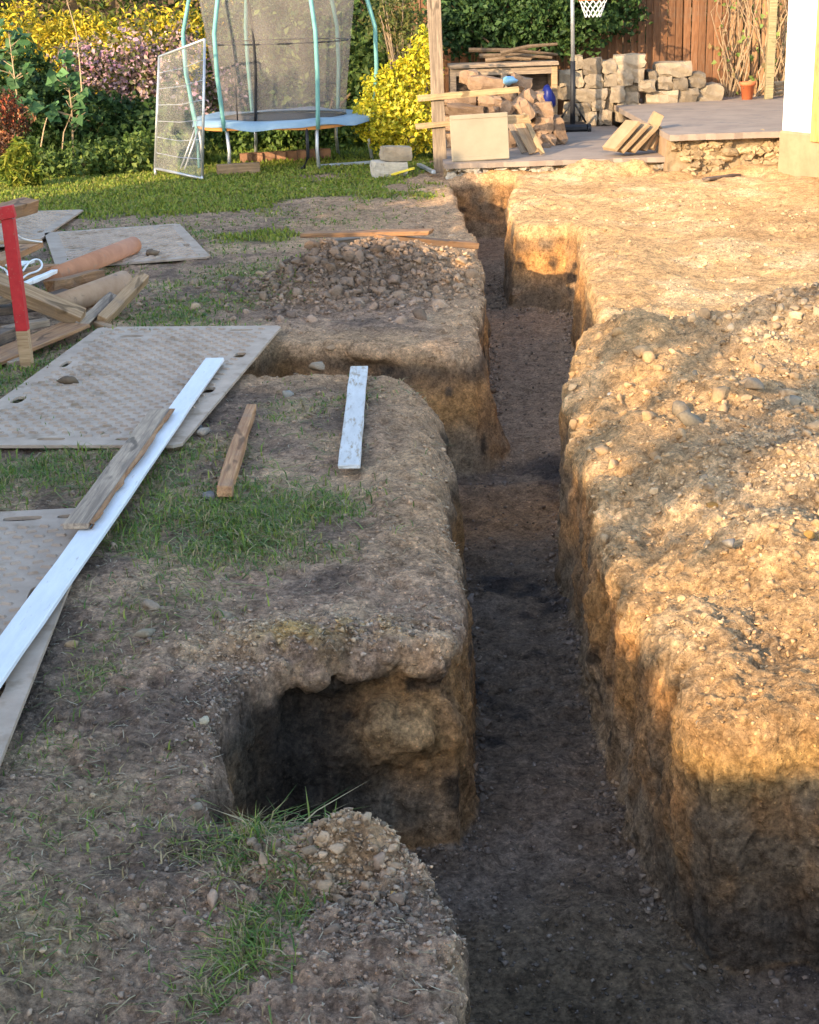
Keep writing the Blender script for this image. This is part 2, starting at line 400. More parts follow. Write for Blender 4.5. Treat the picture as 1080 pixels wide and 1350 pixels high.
def build_ground():
    C0, du, u0, u1 = 3.0, .0018, -.30, .36
    U = np.arange(u0, u1, du, dtype=np.float32)
    Y = [1.5]
    while Y[-1] < 20.6: Y.append(Y[-1] + .0021 * (Y[-1] + C0))
    Y = np.array(Y, np.float32)
    Z = np.arange(-.95, .95, .02, dtype=np.float32)
    nx, ny, nz = len(U), len(Y), len(Z)
    X2 = U[:, None] * (Y[None, :] + C0); Y2 = np.broadcast_to(Y[None, :], X2.shape)
    wob = .035 * fbm(X2, Y2, X2 * 0 + 17, 1.8, 3) + .02 * fbm(X2, Y2, X2 * 0 + 27, 6, 3)
    wob = wob + sstep(.7, .95, X2) * (.07 * fbm(X2, Y2, X2 * 0 + 61, 2.6, 2) + .05 * fbm(X2, Y2, X2 * 0 + 71, 1.0, 2))
    D = poly_sd(X2, Y2, VOID) + wob
    D = np.maximum(D, np.maximum((u0 + .012 - U)[:, None], (U - u1 + .016)[:, None]) * 4)
    Ht = h_top(X2, Y2); Zf = z_floor(X2, Y2)
    tap = .05 + .42 * g2(X2, Y2, .1, 9.5, .75, .45) + .22 * g2(X2, Y2, 1.3, 9.6, .35, .7) + .12 * g2(X2, Y2, 1.25, 13.9, .4, .4)
    kk = .06 + .12 * g2(X2, Y2, .15, 7.4, .3, 1.6)
    S = np.empty((nx, ny, nz), np.float32)
    for k in range(nz):
        z = Z[k]
        d = D + tap * np.clip(Ht - z, 0, 1)
        cut = smax(d, Zf - z, .07)
        S[:, :, k] = smax(z - Ht, -cut, kk)
    # overhangs, spade marks and slumps on the walls
    band = np.nonzero((np.abs(S) < .11) & (np.abs(D) < .45)[:, :, None])
    xs, ys, zs = X2[band[0], band[1]], Y[band[1]], Z[band[2]]
    n = .030 * fbm(xs, ys, zs * .45, 5.5, 3) + .018 * vnoise(xs * 16, ys * 16, zs * 3.5) + .022 * fbm(xs, ys, zs, 3.2, 2)
    S[band] += n
    def g3(cx, cy, cz, rx, ry, rz): return np.exp(-(((xs - cx) / rx) ** 2 + ((ys - cy) / ry) ** 2 + ((zs - cz) / rz) ** 2))
    S[band] += .13 * g3(-.30, 4.86, -.22, .17, .14, .10) + .10 * g3(-.05, 4.88, -.16, .16, .12, .06) - (.15 + .09 * vnoise(xs * 16, ys * 16, zs * 16)) * g3(-.08, 4.79, -.28, .17, .12, .12) + .06 * vnoise(xs * 13, ys * 13, zs * 13) * g3(-.2, 4.88, -.06, .5, .12, .12)
    S[band] += (.10 * g3(-.35, 9.62, -.16, .3, .14, .07) + .09 * g3(.2, 9.5, -.2, .12, .12, .1) - .07 * g3(-.1, 9.6, -.05, .3, .1, .05))
    ins = S < 0
    c = np.zeros((nx - 1, ny - 1, nz - 1), np.uint8)
    for a in (0, 1):
        for b in (0, 1):
            for d in (0, 1):
                c += ins[a:nx - 1 + a, b:ny - 1 + b, d:nz - 1 + d]
    act = np.nonzero((c > 0) & (c < 8)); del c
    nv = len(act[0])
    idx = np.full((nx - 1, ny - 1, nz - 1), -1, np.int32); idx[act] = np.arange(nv)
    acc = np.zeros((nv, 3), np.float32); cnt = np.zeros(nv, np.float32)
    cs = [(a, b, d) for a in (0, 1) for b in (0, 1) for d in (0, 1)]
    val = {q: S[act[0] + q[0], act[1] + q[1], act[2] + q[2]] for q in cs}
    for q in cs:
        for ax in range(3):
            if q[ax]: continue
            r = list(q); r[ax] = 1; r = tuple(r)
            va, vb = val[q], val[r]
            mk = (va < 0) != (vb < 0)
            t = np.where(mk, va / np.where(mk, va - vb, 1), 0)
            p = np.tile(np.array(q, np.float32), (nv, 1)); p[:, ax] += t
            acc += p * mk[:, None]; cnt += mk
    P = acc / cnt[:, None] + np.stack(act, 1)
    yy = np.interp(P[:, 1], np.arange(ny), Y); xx = (u0 + P[:, 0] * du) * (yy + C0); zz = Z[0] + P[:, 2] * .02
    V = np.stack([xx, yy, zz], 1).astype(np.float32)
    quads = []
    A, B = ins[:-1, 1:-1, 1:-1], ins[1:, 1:-1, 1:-1]
    i, j, k = np.nonzero(A != B); fl = A[i, j, k]; j += 1; k += 1
    q = np.stack([idx[i, j - 1, k - 1], idx[i, j, k - 1], idx[i, j, k], idx[i, j - 1, k]], 1); q[~fl] = q[~fl][:, ::-1]; quads.append(q)
    A, B = ins[1:-1, :-1, 1:-1], ins[1:-1, 1:, 1:-1]
    i, j, k = np.nonzero(A != B); fl = A[i, j, k]; i += 1; k += 1
    q = np.stack([idx[i - 1, j, k - 1], idx[i - 1, j, k], idx[i, j, k], idx[i, j, k - 1]], 1); q[~fl] = q[~fl][:, ::-1]; quads.append(q)
    A, B = ins[1:-1, 1:-1, :-1], ins[1:-1, 1:-1, 1:]
    i, j, k = np.nonzero(A != B); fl = A[i, j, k]; i += 1; j += 1
    q = np.stack([idx[i - 1, j - 1, k], idx[i, j - 1, k], idx[i, j, k], idx[i - 1, j, k]], 1); q[~fl] = q[~fl][:, ::-1]; quads.append(q)
    Q = np.concatenate(quads)
    del S, ins, idx
    return V, Q
def vnormals(V, Q):
    fn = np.cross(V[Q[:, 2]] - V[Q[:, 0]], V[Q[:, 3]] - V[Q[:, 1]])
    N = np.zeros_like(V)
    for k in range(4):
        for a in range(3):
            N[:, a] += np.bincount(Q[:, k], fn[:, a], len(V))
    return N / (np.linalg.norm(N, axis=1, keepdims=True) + 1e-9)

GV, GQ = build_ground()
GN = vnormals(GV, GQ)
gx, gy, gz = GV[:, 0].copy(), GV[:, 1].copy(), GV[:, 2].copy()
gd = poly_sd(gx, gy, VOID)
dep = h_top(gx, gy) - gz                      # depth below the old surface
isfl = sstep(.35, .7, GN[:, 2]) * sstep(.5, .66, dep)
wall = sstep(.06, .16, dep) * (1 - isfl)
top = 1 - sstep(.05, .14, dep)
midx = np.interp(gy, [2, 9, 13, 19], [.5, .6, .9, 1.0])
right = sstep(-.03, .03, gx - midx)
n_lo = fbm(gx, gy, gz, .9, 4); n_mid = fbm(gx, gy, gz, 3.1, 4); n_hi = fbm(gx, gy, gz, 11, 4)
lawn = sstep(-.12, .22, n_lo + (gy - 16.2) * .20 - np.clip(gx + 1.2, 0, 3) * .40 + .25 * n_mid + .30 * sstep(-.7, -2.0, gx) * sstep(10, 13, gy)) * (gx < 1.1)
GRASS = [  # x, y, rx, ry, blades, height, dry
    (-1.75, 6.95, .62, .42, 2600, .07, .15), (-.86, 6.25, .42, .40, 4000, .075, .25), (-1.05, 7.2, .22, .55, 700, .05, .3), (-.5, 6.35, .25, .25, 1100, .06, .3),
    (-.55, 8.05, .35, .6, 700, .045, .4), (-.48, 3.55, .07, .12, 300, .05, .45), (-.41, 3.14, .06, .13, 460, .07, .3), (-.33, 3.32, .05, .09, 200, .06, .2), (-.62, 3.62, .10, .08, 330, .04, .65), (-.24, 3.7, .03, .02, 40, .06, .2),
    (-.47, 3.62, .06, .05, 160, .09, .4), (-.5, 2.95, .07, .1, 200, .05, .4), (-1.0, 3.8, .3, .5, 700, .04, .5), (-.95, 3.1, .25, .4, 600, .04, .5), (-1.15, 4.7, .12, .35, 420, .045, .3), (-.95, 5.25, .2, .25, 300, .05, .3),
    (-.45, 5.9, .22, .18, 400, .045, .6), (-1.6, 10.9, .4, .8, 1600, .06, .15), (-1.3, 12.2, .5, .8, 1400, .05, .3), (-2.5, 9.1, .5, .7, 1500, .07, .1), (-2.9, 12.4, .5, .8, 900, .06, .2), (-.2, 17.4, .35, .5, 500, .05, .5),
    (-2.3, 14.6, 1.2, 1.2, 2600, .05, .25), (-.9, 15.8, .7, .8, 900, .045, .35), (-3.4, 12.8, .8, 1.2, 1500, .05, .2), (-1.75, 9.0, .12, .3, 150, .05, .3), (-2.5, 7.9, .3, .5, 500, .06, .2), (-1.15, 11.3, .3, .5, 600, .05, .3)]
gpatch = np.zeros_like(gx)
for (cx, cy, rx, ry, nb, hh, dr) in GRASS: gpatch = np.maximum(gpatch, g2(gx, gy, cx, cy, rx * 1.1, ry * 1.1) * min(1, nb / (rx * ry) / 9000 + .35))
gpatch *= (.65 + .8 * n_mid)
# lumps
clodm = np.clip(.30 + .9 * g2(gx, gy, -.15, 3.3, .4, .4) + .6 * g2(gx, gy, -.2, 4.95, .5, .2) + 1.6 * g2(gx, gy, -.3, 11.6, .8, .7)
                + right * (.5 + .5 * n_lo) * sstep(9.5, 8.8, gy) + .5 * g2(gx, gy, 2.3, 8.3, .7, .7) + right * .25, 0, 1.2) * (1 - .75 * isfl) * (1 - .8 * lawn)
scale_r = np.clip(gy / 6, .55, 1.7)
big, rb = cell(GV, 4.6, 7); c1, r1 = cell(GV, 9.0, 1); c2, r2 = cell(GV, 24.0, 2)
bumpA = .030 * np.clip(.62 - c1, -.1, .62) * (r1 > -.1) + .016 * np.clip(.6 - c2, -.1, .6) * (r2 > -.35)
fsc = np.clip(gy / 5, .9, 2.2)
lumpy = (.030 * fbm(gx, gy, gz, 5.5, 3) + .030 * np.abs(fbm(gx, gy, gz, 9, 3)) + .016 * (1 - 2 * np.abs(fbm(gx + 3, gy, gz, 17, 3))) - .01)
disp = clodm * (bumpA * .55 + lumpy) * (1 - .5 * wall) + (.008 + .008 * (1 - right)) * n_hi * (1 - .6 * lawn) + .006 * fbm(gx, gy, gz, 38, 3) * (1 - .5 * lawn)
disp += right * top * sstep(9.4, 9.0, gy) * sstep(5.6, 6.8, gy) * .075 * np.clip(.55 - big, -.08, .5) * (rb > -.1)
disp += wall * (.008 * vnoise(gx * 24, gy * 24, gz * 2.2) + .010 * vnoise(gx * 9, gy * 9, gz * 1.5) + .022 * fbm(gx, gy, gz * .5, 7, 3) + .012 * np.clip(.5 - c1, -.2, .5))
disp += .02 * fbm(gx * 1.6 + gy * .5, gy * 5.0, gz, 1.6, 3) * isfl
GV += GN * disp[:, None].astype(np.float32)
# colours: what the soil is made of
def L(a, b, t): return a * (1 - t[:, None]) + np.asarray(b, np.float32) * t[:, None]
n0 = np.zeros_like(gx)
col = np.tile(np.array((.36, .245, .172), np.float32), (len(gx), 1))               # dry grey-brown topsoil
col = L(col, (.46, .32, .21), sstep(0, .35, n_mid + .4 * n_lo))
col = L(col, (.15, .108, .085), sstep(.05, .4, -n_mid + .25 * n_hi) * .8)
col = L(col, (.46, .30, .175), sstep(.55, .1, np.abs(gd)) * sstep(5, 6, gy) * (1 - right) * .75)
col = L(col, (.42, .275, .165), sstep(10.5, 12.5, gy) * (1 - right) * sstep(-1.5, -.6, gx) * .6)
sand = np.tile(np.array((.60, .375, .185), np.float32), (len(gx), 1))
sand = L(sand, (.70, .48, .27), sstep(0, .4, n_mid)); sand = L(sand, (.46, .275, .13), sstep(.05, .45, -n_lo + .4 * n_hi) * .7)
grav = np.clip(g2(gx, gy, 1.75, 6.2, .5, 1.2) * 1.1 + g2(gx, gy, 2.3, 8.1, .6, .9) * 1.2 + .5 * g2(gx, gy, 1.15, 4.7, .15, .25), 0, 1) * sstep(-.35, .25, n_mid + .3)
sand = L(sand, (.40, .30, .20), grav * .6)
sand = L(sand, (.17, .145, .115), g2(gx, gy, 2.5, 8.3, .35, .3) * .7)
col = col * (1 - right[:, None]) + sand * right[:, None]
col = L(col, (.17, .115, .08), np.clip(1.3 * g2(gx, gy, -.4, 11.4, .75, .65), 0, 1) * sstep(-.35, .2, n_mid + .3) * .9)
# ochre clods on lips
och = np.clip(g2(gx, gy, -.42, 4.92, .16, .12) + .7 * g2(gx, gy, -.15, 4.98, .2, .1) + .35 * g2(gx, gy, -.2, 3.45, .25, .2), 0, 1)
col = L(col, (.42, .27, .11), och * sstep(-.3, .2, n_hi + r2 * .3))
# walls: topsoil band, orange clay, grey clay below
wl = np.tile(np.array((.36, .205, .10), np.float32), (len(gx), 1))
wl = L(wl, (.50, .26, .10), sstep(-.05, .35, n_mid)); wl = L(wl, (.22, .155, .10), sstep(.1, .45, -n_mid + .5 * fbm(gx, gy, gz * .3, 6, 3)))
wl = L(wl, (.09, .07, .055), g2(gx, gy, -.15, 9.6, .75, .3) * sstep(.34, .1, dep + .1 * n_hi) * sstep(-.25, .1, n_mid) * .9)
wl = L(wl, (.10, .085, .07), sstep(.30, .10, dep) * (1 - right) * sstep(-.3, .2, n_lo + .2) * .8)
wl = L(wl, (.32, .26, .19), sstep(.42, .62, dep + .12 * n_mid) * sstep(-.1, .3, n_lo + n_mid) * .7)
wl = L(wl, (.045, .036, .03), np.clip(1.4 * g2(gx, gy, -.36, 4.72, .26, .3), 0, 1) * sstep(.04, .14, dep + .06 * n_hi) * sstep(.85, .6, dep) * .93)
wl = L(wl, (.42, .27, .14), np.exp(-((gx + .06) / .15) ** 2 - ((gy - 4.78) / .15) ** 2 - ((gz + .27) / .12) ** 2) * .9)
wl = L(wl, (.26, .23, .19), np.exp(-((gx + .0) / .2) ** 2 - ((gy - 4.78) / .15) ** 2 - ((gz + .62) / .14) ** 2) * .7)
wl = L(wl, (.06, .05, .042), sstep(.35, .55, fbm(gx, gy, gz, 8, 3) + .25 * n_mid) * .8)
wl = L(wl, (.55, .32, .11), right * sstep(4.6, 4.2, gy) * sstep(.3, .08, dep + .06 * n_mid) * .9)
wl = L(wl, (.48, .29, .12), right * sstep(4.6, 4.2, gy) * sstep(-.1, .3, n_mid) * .7)
wl = L(wl, (.10, .085, .07), right * sstep(5.0, 4.3, gy) * sstep(.48, .68, dep + .1 * n_mid) * .85)
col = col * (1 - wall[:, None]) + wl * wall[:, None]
fl = np.tile(np.array((.225, .16, .115), np.float32), (len(gx), 1))
fl = L(fl, (.24, .18, .14), sstep(0, .4, n_mid)); fl = L(fl, (.075, .06, .054), sstep(.05, .4, -n_mid + .3 * n_hi))
fl = L(fl, (.42, .23, .12), np.clip(np.exp(-((gy - 8.35 - .35 * n_lo) / .45) ** 2) + .8 * np.exp(-((gy - 13.4) / .5) ** 2), 0, 1) * sstep(-.4, .1, n_mid + .2))
fl = L(fl, (.46, .32, .215), sstep(9.3, 9.8, gy) * .7)
fl = L(fl, (.17, .12, .07), sstep(-.1, .3, fbm(gx, gy, gz, 1.5, 2)) * sstep(5, 4, gy) * .6)
col = col * (1 - isfl[:, None]) + fl * isfl[:, None]
gg = np.clip(lawn, 0, 1) * top
green = np.tile(np.array((.075, .095, .022), np.float32), (len(gx), 1)); green = L(green, (.16, .15, .06), sstep(0, .4, n_mid)); green = L(green, (.12, .10, .06), sstep(.1, .5, n_hi) * .5)
col = col * (1 - gg[:, None]) + green * gg[:, None]
col = L(col, (.07, .085, .028), np.clip(gpatch, 0, 1) * top * .38)
col *= (1 + .18 * n_hi + .10 * r2 * clodm)[:, None]
col *= (1 + .15 * (1 - right) * top)[:, None]
col = np.clip(col, .012, .8).astype(np.float32)
def refine(V, Q, C, N):
    """split the near faces in four and crumble them"""
    qy = V[Q[:, 0], 1]; qx = V[Q[:, 0], 0]
    sel = (qy < 6.6) & (qx > -.36 * qy - .12) & (qx < .38 * qy + .12) & (qy > 2.5)
    A, B = Q[sel], Q[~sel]; n = len(V)
    E = np.stack([A, np.roll(A, -1, 1)], 2).reshape(-1, 2); E.sort(axis=1)
    key = E[:, 0].astype(np.int64) * n + E[:, 1]; uk, inv = np.unique(key, return_inverse=True); inv = inv.reshape(-1)
    ea, eb = (uk // n).astype(int), (uk % n).astype(int); cnt = np.bincount(inv)
    em = n + inv.reshape(-1, 4); fc = n + len(uk) + np.arange(len(A))
    def ex(a): return np.concatenate([a, (a[ea] + a[eb]) / 2, a[A].mean(1)])
    V2, C2, N2 = ex(V), ex(C), ex(N)
    Qs = np.concatenate([np.stack([A[:, k], em[:, k], fc, em[:, (k + 3) % 4]], 1) for k in range(4)])
    w = np.zeros(len(V2)); w[A.ravel()] = 1; w[B.ravel()] = 0; w[n:n + len(uk)] = cnt > 1; w[n + len(uk):] = 1
    x, y, z = V2.T; m = np.nonzero(w > 0)[0]; P = V2[m]
    a1, r = cell(P, 42.0, 3); a2, r2_ = cell(P, 85.0, 5)
    f1 = fbm(P[:, 0], P[:, 1], P[:, 2], 30, 3); rid = 1 - 2 * np.abs(fbm(P[:, 0] + 4, P[:, 1], P[:, 2], 19, 2))
    up = sstep(.2, .6, N2[m, 2]); fl = sstep(-.55, -.65, P[:, 2])
    am = np.clip(.45 + 1.2 * fbm(P[:, 0], P[:, 1], P[:, 2], 2.2, 3), .12, 1.1) * (.35 + .65 * up) * (1 - .45 * fl)
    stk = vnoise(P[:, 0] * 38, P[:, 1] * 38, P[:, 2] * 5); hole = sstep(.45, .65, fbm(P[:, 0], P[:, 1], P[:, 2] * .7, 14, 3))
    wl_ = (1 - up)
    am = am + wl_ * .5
    d = -.014 * wl_ * hole + .0035 * wl_ * stk + am * (.012 * np.clip(.6 - a1, -.15, .6) * (r > -.2) * 1.6 + .006 * np.clip(.6 - a2, -.1, .6) + .009 * f1 + .007 * (rid - .5))
    V2[m] += N2[m] * d[:, None]
    # relief shading put into the colour: raised crumbs lighter, gaps and wall holes darker
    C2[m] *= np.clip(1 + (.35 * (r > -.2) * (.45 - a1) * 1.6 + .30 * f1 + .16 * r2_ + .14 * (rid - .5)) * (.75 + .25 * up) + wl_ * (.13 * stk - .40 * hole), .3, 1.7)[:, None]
    return V2.astype(np.float32), np.concatenate([B, Qs]), C2.astype(np.float32)
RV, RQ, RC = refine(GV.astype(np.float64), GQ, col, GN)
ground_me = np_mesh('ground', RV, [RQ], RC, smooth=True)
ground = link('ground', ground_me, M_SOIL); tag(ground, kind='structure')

# the surrounding ground, one sheet to the horizon, round the dug area
def ring():
    ys = [1.45, 20.55]
    inner = [(-.2985 * (ys[0] + 3), ys[0]), (.357 * (ys[0] + 3), ys[0]), (.357 * (ys[1] + 3), ys[1]), (-.2985 * (ys[1] + 3), ys[1])]
    inner = [(-.297 * 4.55, 1.55), (.355 * 4.55, 1.55), (.355 * 23.5, 20.5), (-.297 * 23.5, 20.5)]
    outer = [(-300, -300), (300, -300), (300, 300), (-300, 300)]
    V = [(x, y, -.02) for x, y in inner] + [(x, y, -.02) for x, y in outer] + [(x, y, -.02) for x, y in ((-6, -6), (6, -6), (14, 36), (-14, 36))]
    Fq = []
    for i in range(4):
        j = (i + 1) % 4
        Fq += [(i, 8 + i, 8 + j, j), (8 + i, 4 + i, 4 + j, 8 + j)]
    me = np_mesh('lawn', np.array(V), [np.array(Fq)[:, ::-1]], np.tile([.11, .14, .03], (12, 1)))
    tag(link('lawn', me, M_SOIL), kind='structure')
ring()
# quick height lookup on the finished top surface
topm = (GN[:, 2] > .35) & (dep < .3)
_hg = {}
for a, b, z in zip((gx[topm] / .06).astype(int), (gy[topm] / .06).astype(int), GV[topm, 2]):
    k = (int(a), int(b)); _hg[k] = max(_hg.get(k, -9), float(z))
def hz(x, y):
    k = (int(x / .06), int(y / .06))
    for r in range(0, 4):
        c = [_hg[(k[0] + i, k[1] + j)] for i in range(-r, r + 1) for j in range(-r, r + 1) if (k[0] + i, k[1] + j) in _hg]
        if c: return sum(c) / len(c)
    return 0.0
def on(u, v, dz=0.0):
    """ground point seen at a photo position"""
    p = at(u, v, 0)
    for _ in range(4): p = at(u, v, hz(p.x, p.y))
    p.z += dz
    return p

# ------------------------------------------------------------------ gravel, clods
def ico(sub):
    bm = bmesh.new(); bmesh.ops.create_icosphere(bm, subdivisions=sub, radius=1)
    V = np.array([v.co for v in bm.verts]); Fc = np.array([[v.index for v in f.verts] for f in bm.faces]); bm.free()
    return V, Fc
IV1, IF1 = ico(1); IV2, IF2 = ico(2)
def rocks(P, R, C, IV, IF, nvar=16, rough=.28, sink=.25):
    n = len(P); k = len(IV)
    var = []
    for s in range(nvar):
        w = IV * (1 + rough * vnoise(IV[:, 0] * 1.4 + 9 * s, IV[:, 1] * 1.4, IV[:, 2] * 1.4 + s)[:, None] * 1.6)
        for _ in range(9):                                # broken faces
            q = RNG.normal(0, 1, 3); q /= np.linalg.norm(q)
            w = w - np.maximum(0, w @ q - RNG.uniform(.45, .8))[:, None] * q
        w = w * RNG.uniform(.7, 1.25, 3); w[:, 2] *= .72
        var.append(w + RNG.normal(0, .12 if k < 20 else .035, w.shape))
    var = np.array(var)[RNG.integers(0, nvar, n)]
    th = RNG.uniform(0, 6.283, n); c, s = np.cos(th)[:, None], np.sin(th)[:, None]
    x, y = var[:, :, 0] * c - var[:, :, 1] * s, var[:, :, 0] * s + var[:, :, 1] * c
    tl = RNG.normal(0, .3, n)[:, None]
    y, z = y * np.cos(tl) - var[:, :, 2] * np.sin(tl), y * np.sin(tl) + var[:, :, 2] * np.cos(tl)
    V = np.stack([x, y, z], 2) * R[:, None, None] + P[:, None, :]
    V[:, :, 2] += (R * (.5 - sink))[:, None]
    Fq = (IF[None] + (np.arange(n) * k)[:, None, None]).reshape(-1, 3)
    return V.reshape(-1, 3), Fq, np.repeat(C, k, 0)
area_w = (gy + 3) ** 2                                   # vertex spacing grows with distance
def scatter(wt, n, rmin, rmax, pw, tint, tv=.25, IV=IV1, IF=IF1, mixg=.5):
    p = wt * (GN[:, 2] > .25) * area_w
    i = RNG.choice(len(gx), n, p=p / p.sum())
    u = RNG.random(n)
    R = rmin * (rmax / rmin) ** (u ** pw)
    R *= np.clip(gy[i] / 6, .8, 1.8) ** .5
    C = col[i] * (1 - mixg) + np.asarray(tint)[RNG.integers(0, len(tint), n)] * mixg
    C = C * np.clip(.80 + tv * RNG.normal(0, 1, n), .35, 1.15)[:, None]
    return GV[i] + RNG.normal(0, .006, (n, 3)) * [1, 1, 0], R, np.clip(C, .02, .75)
T_L = [(.24, .19, .14), (.32, .26, .19), (.15, .12, .095), (.30, .22, .13), (.40, .36, .30)]
T_R = [(.34, .24, .14), (.24, .175, .11), (.16, .135, .105), (.36, .22, .08), (.27, .23, .18), (.40, .30, .19)]
T_F = [(.13, .11, .10), (.2, .16, .14), (.07, .06, .06), (.28, .19, .13), (.36, .30, .26), (.11, .10, .11)]
vis = sstep(16.5, 15, gy) * (gx > -4) * (gx < 4.5)
near = sstep(11, 4, gy)
parts = [
    scatter(vis * top * (1 - right) * (.15 + clodm) * (1 - lawn) * (.15 + near), 14000, .003, .013, 2.4, T_L, mixg=.12),
    scatter(vis * top * right * (.05 + 2.2 * grav ** 1.5) * (.2 + near), 6500, .004, .020, 2.6, T_R, mixg=.25),
    scatter(vis * isfl * (.3 + sstep(5.6, 4.2, gy)), 7000, .003, .016, 2.4, T_F, mixg=.4),
    scatter(vis * g2(gx, gy, -.15, 3.35, .35, .3) * (1 - isfl), 5000, .003, .014, 2.2, T_L, mixg=.3),
    scatter(vis * (g2(gx, gy, -.2, 4.95, .4, .12) + g2(gx, gy, -.6, 4.5, .12, .4)) * top, 1800, .004, .016, 2.0, T_L, mixg=.3),
    scatter(vis * g2(gx, gy, -.4, 11.45, .75, .65) * top, 4500, .006, .022, 2.2, T_L, mixg=.05),
    scatter(vis * sstep(8, 10, gy) * top * right * sstep(0, .3, n_mid), 1500, .005, .022, 3.0, T_R, mixg=.08),
    scatter(vis * isfl * sstep(-.16, -.04, gd), 5000, .004, .02, 2.0, T_F, mixg=.15),
    scatter(vis * top * (clodm + .1) * near, 9000, .004, .016, 2.0, T_L, mixg=.02),
]
PP, RR, CC = (np.concatenate([q[k] for q in parts]) for k in range(3))
gv, gf, gc = rocks(PP, RR, CC, IV1, IF1)
tag(link('gravel', np_mesh('gravel', gv, [gf], gc), M_PEB), 'small stones and crumbs of soil strewn over the dug ground', 'gravel', kind='stuff')
parts = [
    scatter(vis * top * right * sstep(9.3, 9.0, gy) * sstep(6, 7.2, gy), 130, .025, .06, 2.4, T_R, .12, mixg=.08),
    scatter(vis * isfl * sstep(-.2, -.05, gd) * near, 200, .012, .035, 2.0, T_F, .2, mixg=.1),
    scatter(vis * top * right * (.05 + grav ** 1.5) * near, 300, .016, .042, 2.2, T_R, .14, mixg=.2),
    scatter(vis * top * (1 - right) * clodm * (1 - lawn), 160, .013, .03, 2.2, T_L, .14, mixg=.15),
    scatter(vis * g2(gx, gy, -.45, 11.3, .75, .6) * top, 420, .02, .055, 2.2, T_L, .2, mixg=.03),
    scatter(vis * g2(gx, gy, -.15, 3.4, .3, .25) * (1 - isfl), 180, .012, .03, 2.0, T_L, .16, mixg=.2),
    scatter(vis * g2(gx, gy, 2.4, 8.4, .5, .5) * top, 110, .02, .05, 2.2, T_R, .2, mixg=.1),
]
PP, RR, CC = (np.concatenate([q[k] for q in parts]) for k in range(3))
gv, gf, gc = rocks(PP, RR, CC, IV2, IF2, sink=.4, rough=.4)
tag(link('soil_clods', np_mesh('soil_clods', gv, [gf], gc, smooth=False), M_PEB), 'lumps of broken earth lying on the spoil and trench banks', 'clods', kind='stuff')

# stones one can pick out
def rock(u, v, size_px, colr, label, group=None, flat=.7, dz=0.0):
    p = on(u, v); sc = (p - Vector((0, 0, CAM_H))).dot(FWD) / F_PX
    r = size_px * sc * .5
    w = np.sign(IV2) * np.abs(IV2) ** .8 * (1 + .45 * vnoise(IV2[:, 0] * 1.2 + u, IV2[:, 1] * 1.2 + v, IV2[:, 2] * 1.2)[:, None] + .28 * vnoise(IV2[:, 0] * 3 + u, IV2[:, 1] * 3 + v, IV2[:, 2] * 3)[:, None])
    for _ in range(10):
        q = RNG.normal(0, 1, 3); q /= np.linalg.norm(q)
        w = w - np.maximum(0, w @ q - RNG.uniform(.5, .85))[:, None] * q
    w = w * np.array([1.0, .85, flat]) * r * 1.05
    w = w * (1 + .10 * vnoise(w[:, 0] / r * 6, w[:, 1] / r * 6 + u, w[:, 2] / r * 6)[:, None])
    me = np_mesh('rock', w, [IF2], np.tile(np.array(colr) * .66, (len(w), 1)))
    o = link('rock', me, M_PEB); o.location = (p.x, p.y, p.z + r * flat * .12 + dz); o.rotation_euler = (random.uniform(-.2, .2), random.uniform(-.2, .2), random.uniform(0, 6))
    tag(o, label, 'stone', group)
PALE, OCH, GRY, BRN = (.36, .29, .2), (.42, .24, .07), (.3, .27, .24), (.3, .2, .13)
rock(900, 422 + 120, 30, (.30, .24, .17), 'brown boulder-like clod sitting in the shade line on the sunlit right bank', flat=.8)
rock(838, 482, 42, (.36, .26, .18), 'largest flat reddish-brown clod on the front of the sunlit right bank', flat=.45)
rock(806, 522, 13, (.7, .62, .5), 'small bright cream stone near the lip of the sunlit right bank')
rock(940, 667, 24, OCH, 'flat orange-yellow stone on the gravelly slope of the right bank', flat=.4)
rock(1068, 705, 22, OCH, 'orange-yellow stone at the right edge of the photo, on gravel')
rock(935, 720, 24, PALE, 'angular pale grey stone lying at the left edge of the gravel patch')
rock(962, 716, 22, (.38, .33, .27), 'squarish grey-tan stone just right of an angular pale one in the gravel')
rock(1000, 738, 24, (.48, .35, .2), 'rounded tan stone at the foot of the gravel patch')
rock(1047, 530, 26, (.36, .3, .22), 'rounded grey-brown stone high on the right spoil heap')
rock(995, 508, 34, (.33, .26, .19), 'broad brown stone casting a dark shadow on the right spoil heap', flat=.55)
rock(908, 555, 40, (.30, .24, .165), 'big rounded brown stone embedded in the right bank below the shadow line', flat=.75)
rock(915, 495, 18, PALE, 'pale wedge-shaped stone beside a dark hollow on the right bank')
rock(270, 952, 17, (.62, .52, .36), 'single cream stone by the rim of the near pit')
rock(202, 800, 26, (.38, .29, .21), 'grey pyramid-shaped stone on the dark soil beside the mats')
rock(294, 812, 26, (.36, .28, .19), 'tan stone above the ochre clods at the near pit')
rock(378, 520, 20, (.38, .35, .3), 'grey stone between the short stake and the white plank')
rock(268, 572, 20, (.44, .37, .30), 'pale grey cobble by the right edge of the large ground mat')
rock(262, 564, 16, (.2, .21, .22), 'dark grey cobble tucked behind a pale one at the mat edge')
rock(275, 658, 22, (.27, .24, .22), 'dark grey stone at the foot of the short brown stake')
rock(418, 484, 20, (.40, .31, .22), 'pale stone on the lip of the second side trench')
rock(262, 1065, 18, (.36, .28, .2), 'grey flat stone on the bank left of the near pit')
rock(335, 1110, 18, (.42, .33, .24), 'pale stone beside the grass on the rim of the near mound')
rock(188, 836, 36, (.36, .29, .2), 'flat tan slab of clay on the dark soil below the mats', flat=.3)
rock(95, 850, 22, (.42, .3, .18), 'tan pebble cluster stone by the near mat edge')
